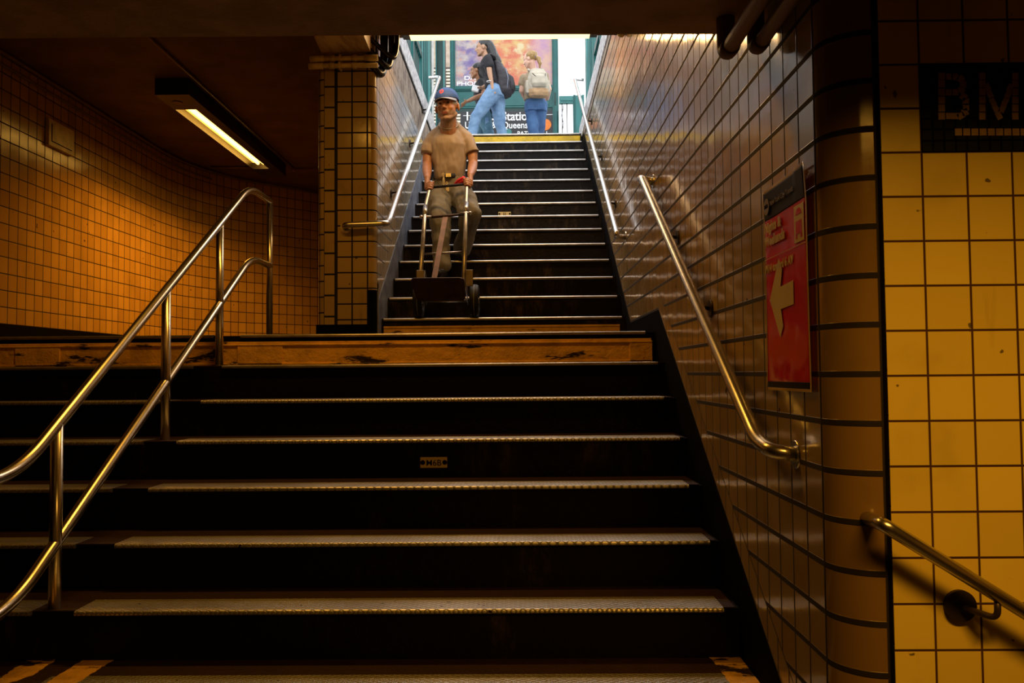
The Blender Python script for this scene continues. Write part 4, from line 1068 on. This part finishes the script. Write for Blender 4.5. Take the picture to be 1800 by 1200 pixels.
# toe plate
b = MB(); p0, p1 = V(0, 5.70, .520), V(0, 5.585, .672); dy = (p1 - p0); nrm = V(0, dy.z, -dy.y).normalized()*.005
out = [(-.722, 0), (-.402, 0), (-.388, .15), (-.392, .9), (-.402, .97), (-.422, 1), (-.745, 1), (-.762, .96), (-.765, .85), (-.74, .1)]
pt = [V(x, p0.y + dy.y*t_, p0.z + dy.z*t_) for x, t_ in out]
b.face(pt); b.face([p + nrm for p in pt][::-1])
for i in range(len(pt)): j = (i+1) % len(pt); b.face([pt[i], pt[j], pt[j] + nrm, pt[i] + nrm])
b.build('toe_plate', M['truckd'], tk)
WC = V(0, 5.865, UZ(0) + .128)
MB().tube([(-.775, WC.y, WC.z), (-.30, WC.y, WC.z)], .010, 12).build('axle', M['truck'], tk)
for x, s_ in ((-.745, -1), (-.335, 1)):
    b = MB(); prof = []
    for i in range(9): a = math.pi*i/8; prof.append((-.034*math.cos(a), .098 + .022*math.sin(a)**.6))
    seg = 36; base = 0
    rings = [(-.03, .066)] + prof + [(.03, .066)]
    for j in range(seg):
        a0, a1 = 2*math.pi*j/seg, 2*math.pi*(j+1)/seg
        for i in range(len(rings)-1):
            (u0, r0), (u1, r1) = rings[i], rings[i+1]
            q = lambda u, r, a: (x + u, WC.y + r*math.cos(a), WC.z + r*math.sin(a))
            b.face([q(u0, r0, a0), q(u1, r1, a0), q(u1, r1, a1), q(u0, r0, a1)], smooth=True)
        b.face([q(-.03, .066, a0), q(-.03, .066, a1), q(.03, .066, a1), q(.03, .066, a0)], smooth=True)
    w = b.build('wheel', M['rubber'], tk)
    MB().cyl((x - .022, WC.y, WC.z), (x + .022, WC.y, WC.z), .067, seg=32).cyl((x - .036, WC.y, WC.z), (x + .036, WC.y, WC.z), .022, seg=20).build('hub', M['truck'], w)
    for g in (-.014, 0, .014): MB().tube([(x + g, WC.y + .1195*math.cos(a), WC.z + .1195*math.sin(a)) for a in [2*math.pi*k/40 for k in range(41)]], .0022, 6, caps=False).build('tread_rib', M['capbrim'] if g == 0 else M['rubber'], w)
    xb = x - s_*.052
    MB().prism([(5.70, .60), (5.90, UZ(0) + .10), (5.93, UZ(0) + .16), (5.86, .74), (5.80, .755)], 'x', xb - .003, xb + .003).build('axle_bracket', M['truck'], tk)
    MB().box(xb - .004 if s_ > 0 else xb - .05, xb + .05 if s_ > 0 else xb + .004, 5.715, 5.722, .625, .745).build('bracket_plate', M['signcream'] if False else M['truck'], tk, bevel=.008)

# ---- woman walking left with a black backpack
GZ = ZS
w1 = thing('person', 'long haired woman in black t-shirt and light jeans striding left with a black backpack', 'person', (-.38, 10.7, GZ))
F = Flesh(); P, inv1, RH = head(F, (-.478, 10.70, 4.408), yaw=math.radians(-90), pitch=math.radians(2), s=.98)
F.cap(P(0, .02, -.05), V(-.415, 10.70, 4.24), .046, .052)
F.cap(V(-.405, 10.57, 4.215), V(-.405, 10.83, 4.215), .050)
F.loft([((-.30, 10.70, 3.74), .11, .155), ((-.31, 10.70, 3.86), .100, .13), ((-.35, 10.70, 3.98), .090, .125), ((-.40, 10.70, 4.12), .105, .135), ((-.41, 10.70, 4.22), .075, .13)])
F.chain([V(-.40, 10.55, 4.20), V(-.385, 10.53, 4.05), V(-.375, 10.53, 3.98), V(-.35, 10.53, 3.86)], [.044, .036, .034, .024])
F.chain([V(-.40, 10.85, 4.20), V(-.36, 10.87, 4.0), V(-.50, 10.86, 3.92)], [.044, .036, .024])
F.cap(V(-.35, 10.53, 3.86), V(-.340, 10.53, 3.79), .022, .024)
for i in range(4): F.chain([V(-.358 + .014*i, 10.53, 3.80), V(-.354 + .016*i, 10.528, 3.755 - .004*(1.5 - abs(i - 1.5))*2), V(-.345 + .015*i, 10.53, 3.725)], [.009, .008, .0065])
F.chain([V(-.352, 10.528, 3.83), V(-.372, 10.525, 3.80), V(-.376, 10.525, 3.77)], [.011, .009, .007])
for i in range(4): F.chain([V(-.52, 10.86 - .015*i, 3.92), V(-.56, 10.86 - .015*i, 3.915)], [.010, .007])
F.cap(V(-.50, 10.86, 3.92), V(-.53, 10.84, 3.92), .022, .02)
hA, hB = V(-.33, 10.62, 3.78), V(-.29, 10.78, 3.78); kA, kB = V(-.575, 10.62, 3.44), V(-.255, 10.80, 3.38); aA, aB = V(-.655, 10.62, 3.01), V(-.165, 10.80, 3.04)
F.chain([hA, kA, aA], [.085, .055, .036]); F.chain([hB, kB, aB], [.085, .055, .036])
F.cap(aA - V(0, 0, .05), aA + V(-.15, 0, -.07), .035, .026); F.cap(aB - V(0, 0, .05), aB + V(-.14, 0, -.08), .035, .026)
def facep(iv):
    def f(c, n):
        if c.z < 4.1: return 0
        q = iv(c)
        if q.y < -.05:
            if abs(q.z - .026) < .006 and .010 < abs(q.x) < .046: return 2
            if (abs(q.x) - .030)**2 + (q.z - .007)**2*2 < .011**2: return 2
            if abs(q.z + .0615) < .0085 and abs(q.x) < .022: return 1
        return 0
    return f
F.make('body', [M['skin_d'], M['lip'], M['brow']], w1, .007, 3, facep(inv1))
F = Flesh(); F.ell(P(0, .030, .045), (.082, .098, .083), RH); F.chain([P(0, .09, .03), P(.0, .14, -.10), P(0, .20, -.20), P(0, .235, -.27)], [.070, .072, .055, .025]); F.chain([P(-.05, .05, .02), P(-.06, .09, -.09), P(-.05, .13, -.17)], [.04, .04, .03])
F.make('hair', M['blackhair'], w1, .008, 3, folds=(.010, 16, (2, 2, .35)))
F = Flesh(); F.loft([((-.335, 10.70, 3.845), .115, .150), ((-.36, 10.70, 3.98), .108, .142), ((-.405, 10.70, 4.12), .120, .152), ((-.415, 10.70, 4.21), .092, .145), ((-.415, 10.70, 4.262), .055, .09)])
F.chain([V(-.402, 10.565, 4.205), V(-.385, 10.53, 4.11)], [.060, .056]).chain([V(-.402, 10.835, 4.205), V(-.385, 10.87, 4.11)], [.060, .056])
F.make('t_shirt', M['tee_b'], w1, .008, 4, folds=(.010, 8, (1, 1, 1)))
F = Flesh(); F.loft([((-.305, 10.70, 3.72), .120, .160), ((-.315, 10.70, 3.86), .112, .145)]); F.chain([hA, kA, aA + V(0, 0, .02)], [.112, .074, .056]); F.chain([hB, kB, aB + V(0, 0, .02)], [.112, .074, .056])
F.make('jeans', M['denim_l'], w1, .008, 5, folds=(.012, 9, (1, 1, 1)))
for a in (aA, aB):
    F = Flesh(); F.cap(V(a.x + .02, a.y, GZ + .045), V(a.x - .14, a.y, GZ + .035), .042, .033); o = F.make('shoe', M['offw'], w1, .008, 3)
MB().tube([(-.385 + .034*math.cos(a), 10.53 + .034*math.sin(a), 3.885) for a in [2*math.pi*k/16 for k in range(17)]], .006, 8, caps=False).build('bracelet', M['offw'], w1)
bp = thing('backpack', 'black backpack hanging low on the long haired walking woman\'s back', 'backpack', (-.20, 10.70, 3.78))
R = Matrix.Rotation(math.radians(-14), 3, 'Y')
F = Flesh()
F.loft([((-.190, 10.70, 3.745), .085, .120), ((-.185, 10.70, 3.80), .112, .150), ((-.20, 10.70, 3.94), .115, .155), ((-.235, 10.70, 4.08), .092, .145), ((-.275, 10.70, 4.18), .060, .120), ((-.30, 10.70, 4.22), .035, .08)])
F.make('main_bag', M['pack_b'], bp, .009, 6, folds=(.012, 9, (1, 1, 1)))
F = Flesh(); F.loft([((-.095, 10.70, 3.80), .035, .10), ((-.085, 10.70, 3.86), .050, .115), ((-.10, 10.70, 3.98), .042, .11), ((-.125, 10.70, 4.02), .02, .09)])
F.make('front_pocket', M['pack_b'], bp, .009, 5)
MB().tube([(-.30, 10.58, 4.235), (-.36, 10.56, 4.272), (-.44, 10.56, 4.24), (-.465, 10.57, 4.14), (-.42, 10.56, 4.02), (-.30, 10.57, 3.90)], .014, 8).build('shoulder_strap', M['pack_b'], bp)
MB().tube([(-.30, 10.82, 4.235), (-.36, 10.84, 4.272), (-.44, 10.84, 4.24), (-.465, 10.83, 4.14), (-.42, 10.84, 4.02), (-.30, 10.83, 3.90)], .014, 8).build('shoulder_strap', M['pack_b'], bp)
MB().tube([(-.150, 10.565, 3.80), (-.135, 10.56, 3.95), (-.165, 10.565, 4.08)], .004, 6).build('zip', M['capbrim'], bp)

# ---- person half hidden behind her
w3 = thing('person', 'dark haired person in black, half hidden behind the striding woman, arm reaching left', 'person', (-.50, 11.25, GZ))
F = Flesh(); P, inv3, RH = head(F, (-.590, 11.22, 4.295), yaw=math.radians(-100), s=.96)
F.cap(P(0, .02, -.05), V(-.545, 11.25, 4.13), .045, .05)
F.cap(V(-.53, 11.12, 4.10), V(-.53, 11.38, 4.10), .05)
F.loft([((-.47, 11.25, 3.66), .11, .15), ((-.48, 11.25, 3.78), .095, .125), ((-.52, 11.25, 3.95), .10, .13), ((-.53, 11.25, 4.11), .075, .13)])
F.chain([V(-.53, 11.11, 4.09), V(-.47, 11.06, 3.90), V(-.60, 11.02, 3.84), V(-.70, 11.0, 3.79)], [.044, .036, .034, .024])
F.cap(V(-.70, 11.0, 3.79), V(-.75, 11.0, 3.765), .022, .018)
for i in range(4): F.chain([V(-.745, 10.985 + .012*i, 3.775 - .01*i), V(-.785, 10.985 + .012*i, 3.755 - .012*i), V(-.80, 10.985 + .012*i, 3.735 - .012*i)], [.010, .009, .007])
F.chain([V(-.72, 10.985, 3.785), V(-.75, 10.97, 3.80)], [.012, .009])
F.chain([V(-.53, 11.39, 4.09), V(-.50, 11.42, 3.88), V(-.60, 11.40, 3.75)], [.044, .036, .024])
hA, hB = V(-.50, 11.17, 3.70), V(-.46, 11.33, 3.70); kA, kB = V(-.43, 11.17, 3.40), V(-.56, 11.33, 3.36); aA, aB = V(-.34, 11.17, 3.02), V(-.56, 11.33, 3.02)
F.chain([hA, kA, aA], [.08, .055, .036]); F.chain([hB, kB, aB], [.08, .055, .036])
F.cap(aA - V(0, 0, .05), aA + V(-.14, 0, -.08), .035, .026); F.cap(aB - V(0, 0, .05), aB + V(-.14, 0, -.08), .035, .026)
F.make('body', [M['skin_m'], M['lip'], M['brow']], w3, .008, 3, facep(inv3))
F = Flesh(); F.ell(P(0, .028, .045), (.083, .097, .083), RH); F.chain([P(0, .06, .04), P(.0, .09, -.06), P(0, .10, -.14)], [.07, .065, .04])
F.make('hair', M['blackhair'], w3, .008, 3)
F = Flesh(); F.loft([((-.475, 11.25, 3.70), .115, .150), ((-.49, 11.25, 3.80), .108, .140), ((-.52, 11.25, 3.95), .118, .150), ((-.53, 11.25, 4.10), .09, .145), ((-.535, 11.25, 4.15), .055, .09)]); F.chain([V(-.53, 11.12, 4.09), V(-.50, 11.08, 3.98)], [.058, .054]).chain([V(-.53, 11.38, 4.09), V(-.52, 11.42, 3.98)], [.058, .054])
F.make('t_shirt', M['tee_b'], w3, .009, 4, folds=(.01, 8, (1, 1, 1)))
F = Flesh(); F.loft([((-.475, 11.25, 3.64), .118, .158), ((-.48, 11.25, 3.72), .112, .148)]); F.chain([hA, kA, aA + V(0, 0, .02)], [.100, .078, .058]); F.chain([hB, kB, aB + V(0, 0, .02)], [.100, .078, .058])
def rip(c, n): return 1 if (c.y < 11.2 and c.x > -.47 and MN.noise(c*14) > .22 and 3.30 < c.z < 3.62) else 0
F.make('jeans', [M['denim_d'], M['denim_l']], w3, .008, 5, rip, folds=(.012, 9, (1, 1, 1)))
for a in (aA, aB):
    F = Flesh(); F.cap(V(a.x + .02, a.y, GZ + .045), V(a.x - .14, a.y, GZ + .035), .042, .033); F.make('shoe', M['tee_b'], w3, .008, 3)
tag(MB().obox(V(-.595, 10.98, 3.955), (.095, .05, .085), Matrix.Rotation(math.radians(14), 3, 'Y')).build('paper_bag', M['white'], bevel=.006, origin=(-.595, 10.98, 3.955)), 'small white paper package by the striding woman\'s waist', 'package')
F = Flesh(); F.loft([((-.335, 11.2, 3.66), .05, .10), ((-.33, 11.2, 3.72), .075, .12), ((-.345, 11.2, 3.82), .06, .11), ((-.36, 11.2, 3.88), .03, .08)])
hbg = thing('shoulder_bag', 'small black bag just below the black backpack', 'bag', (-.34, 11.2, 3.66)); F.make('bag_body', M['tee_b'], hbg, .009, 4)
MB().tube([(-.34, 11.15, 3.88), (-.40, 11.13, 4.0), (-.50, 11.14, 4.15), (-.53, 11.15, 4.165)], .008, 8).build('strap', M['tee_b'], hbg)

# ---- blond woman seen from behind
w2 = thing('person', 'blond woman in tan shirt and blue jeans seen from behind with a beige backpack', 'person', (.23, 11.0, GZ))
F = Flesh(); P, inv2, RH = head(F, (.165, 10.96, 4.345), yaw=math.radians(-118), pitch=math.radians(12), s=.98)
F.cap(P(0, .02, -.05), V(.215, 11.0, 4.17), .045, .052)
F.cap(V(.09, 11.02, 4.12), V(.36, 10.98, 4.12), .052)
F.loft([((.235, 11.0, 3.68), .150, .105), ((.225, 11.0, 3.80), .125, .095), ((.22, 11.0, 3.95), .125, .095), ((.22, 11.0, 4.08), .145, .095), ((.22, 11.0, 4.14), .12, .07)])
F.chain([V(.075, 11.02, 4.11), V(.045, 11.03, 3.93), V(.10, 11.16, 3.86)], [.046, .036, .026])
F.chain([V(.375, 10.98, 4.11), V(.43, 11.0, 3.94), V(.41, 11.14, 3.86)], [.046, .036, .026])
F.cap(V(.10, 11.16, 3.86), V(.14, 11.19, 3.85), .024, .022).cap(V(.41, 11.14, 3.86), V(.38, 11.18, 3.86), .024, .022)
for i in range(4):
    F.chain([V(.14, 11.19, 3.87 - .017*i), V(.17, 11.20, 3.868 - .017*i)], [.009, .008]); F.chain([V(.38, 11.18, 3.88 - .017*i), V(.35, 11.19, 3.878 - .017*i)], [.009, .008])
hA, hB = V(.175, 11.0, 3.72), V(.305, 11.0, 3.72); kA, kB = V(.205, 10.95, 3.35), V(.290, 11.06, 3.35); aA, aB = V(.225, 11.0, 3.00), V(.285, 11.16, 3.00)
F.chain([hA, kA, aA], [.085, .055, .038]); F.chain([hB, kB, aB], [.085, .055, .038])
F.cap(aA - V(0, 0, .04), aA + V(-.03, .12, -.06), .035, .028); F.cap(aB - V(0, 0, .04), aB + V(-.03, .12, -.06), .035, .028)
F.make('body', [M['skin_l'], M['lip'], M['brow']], w2, .007, 3, facep(inv2))
F = Flesh(); F.ell(P(0, .030, .040), (.083, .095, .083), RH); F.ell(P(0, .10, .0), (.030, .03, .03)); F.chain([P(0, .10, .0), P(.0, .135, -.04), P(0, .14, -.11), P(0, .12, -.17)], [.030, .032, .026, .012])
F.make('hair', M['blond'], w2, .007, 3, folds=(.006, 20, (1, 1, 1)))
MB().tube([P(.026*math.cos(a), .104 , -.004 + .026*math.sin(a)) for a in [2*math.pi*k/16 for k in range(17)]], .010, 8, caps=False).build('hair_tie', mat('violet_hair_tie', (.14, .10, .24), .7), w2)
F = Flesh(); F.loft([((.225, 11.0, 3.78), .148, .115), ((.222, 11.0, 3.86), .142, .112), ((.22, 11.0, 4.0), .146, .115), ((.22, 11.0, 4.09), .160, .108), ((.218, 11.0, 4.155), .12, .075), ((.215, 11.0, 4.185), .07, .06)])
F.chain([V(.08, 11.02, 4.11), V(.058, 11.025, 4.03)], [.062, .056]).chain([V(.37, 10.98, 4.11), V(.395, 10.985, 4.03)], [.062, .056])
F.make('t_shirt', M['tee_t'], w2, .008, 4, folds=(.010, 9, (1, 1, 1)))
F = Flesh(); F.loft([((.24, 11.0, 3.62), .158, .118), ((.238, 11.0, 3.72), .156, .118), ((.232, 11.0, 3.80), .138, .108)]); F.chain([hA, kA, aA + V(0, 0, .02)], [.100, .074, .060]); F.chain([hB, kB, aB + V(0, 0, .02)], [.100, .074, .060])
F.make('jeans', M['denim_m'], w2, .008, 4, folds=(.008, 9, (1, 1, 1)))
for x in (.175, .305): MB().box(x - .045, x + .045, 10.876, 10.884, 3.62, 3.71).build('back_pocket', M['denim_m'], w2, bevel=.01)
for a in (aA, aB):
    F = Flesh(); F.cap(V(a.x, a.y - .02, GZ + .045), V(a.x - .03, a.y + .12, GZ + .035), .042, .033); F.make('shoe', M['offw'], w2, .008, 3)
bp = thing('backpack', 'beige canvas backpack with tan bottom on the blond woman\'s back', 'backpack', (.27, 10.84, 3.78))
F = Flesh(); F.loft([((.278, 10.83, 3.775), .125, .075), ((.275, 10.82, 3.82), .142, .095), ((.27, 10.82, 3.95), .145, .10), ((.27, 10.83, 4.08), .130, .09), ((.268, 10.85, 4.15), .10, .06), ((.265, 10.86, 4.175), .05, .035)])
F.make('main_bag', [M['pack_t'], M['pack_t2']], bp, .009, 5, lambda c, n: 1 if c.z < 3.865 else 0, folds=(.010, 10, (1, 1, 1)))
F = Flesh(); F.loft([((.285, 10.735, 3.875), .09, .03), ((.285, 10.72, 3.92), .105, .045), ((.28, 10.73, 4.02), .10, .035), ((.28, 10.75, 4.06), .08, .02)])
F.make('front_pocket', M['pack_t'], bp, .008, 4)
for x in (.13, .40): 
    F = Flesh(); F.loft([((x, 10.83, 3.82), .03, .05), ((x, 10.83, 3.90), .038, .06), ((x, 10.83, 4.0), .03, .05)]); F.make('side_pocket', M['pack_t'], bp, .008, 4)
for x, s_ in ((.14, -1), (.33, 1)): MB().tube([(x + .03, 10.87, 4.15), (x, 10.93, 4.20), (x - .01*s_, 11.02, 4.205), (x, 11.10, 4.12), (x + .02*s_, 11.12, 3.98), (x + .03*s_, 11.05, 3.85), (x + .02, 10.92, 3.82)], .015, 8).build('shoulder_strap', M['pack_t'], bp)
MB().tube([(.19, 10.705, 4.06), (.33, 10.69, 3.93)], .005, 6).tube([(.37, 10.725, 4.06), (.36, 10.70, 3.95)], .005, 6).build('webbing', M['steeld'], bp)
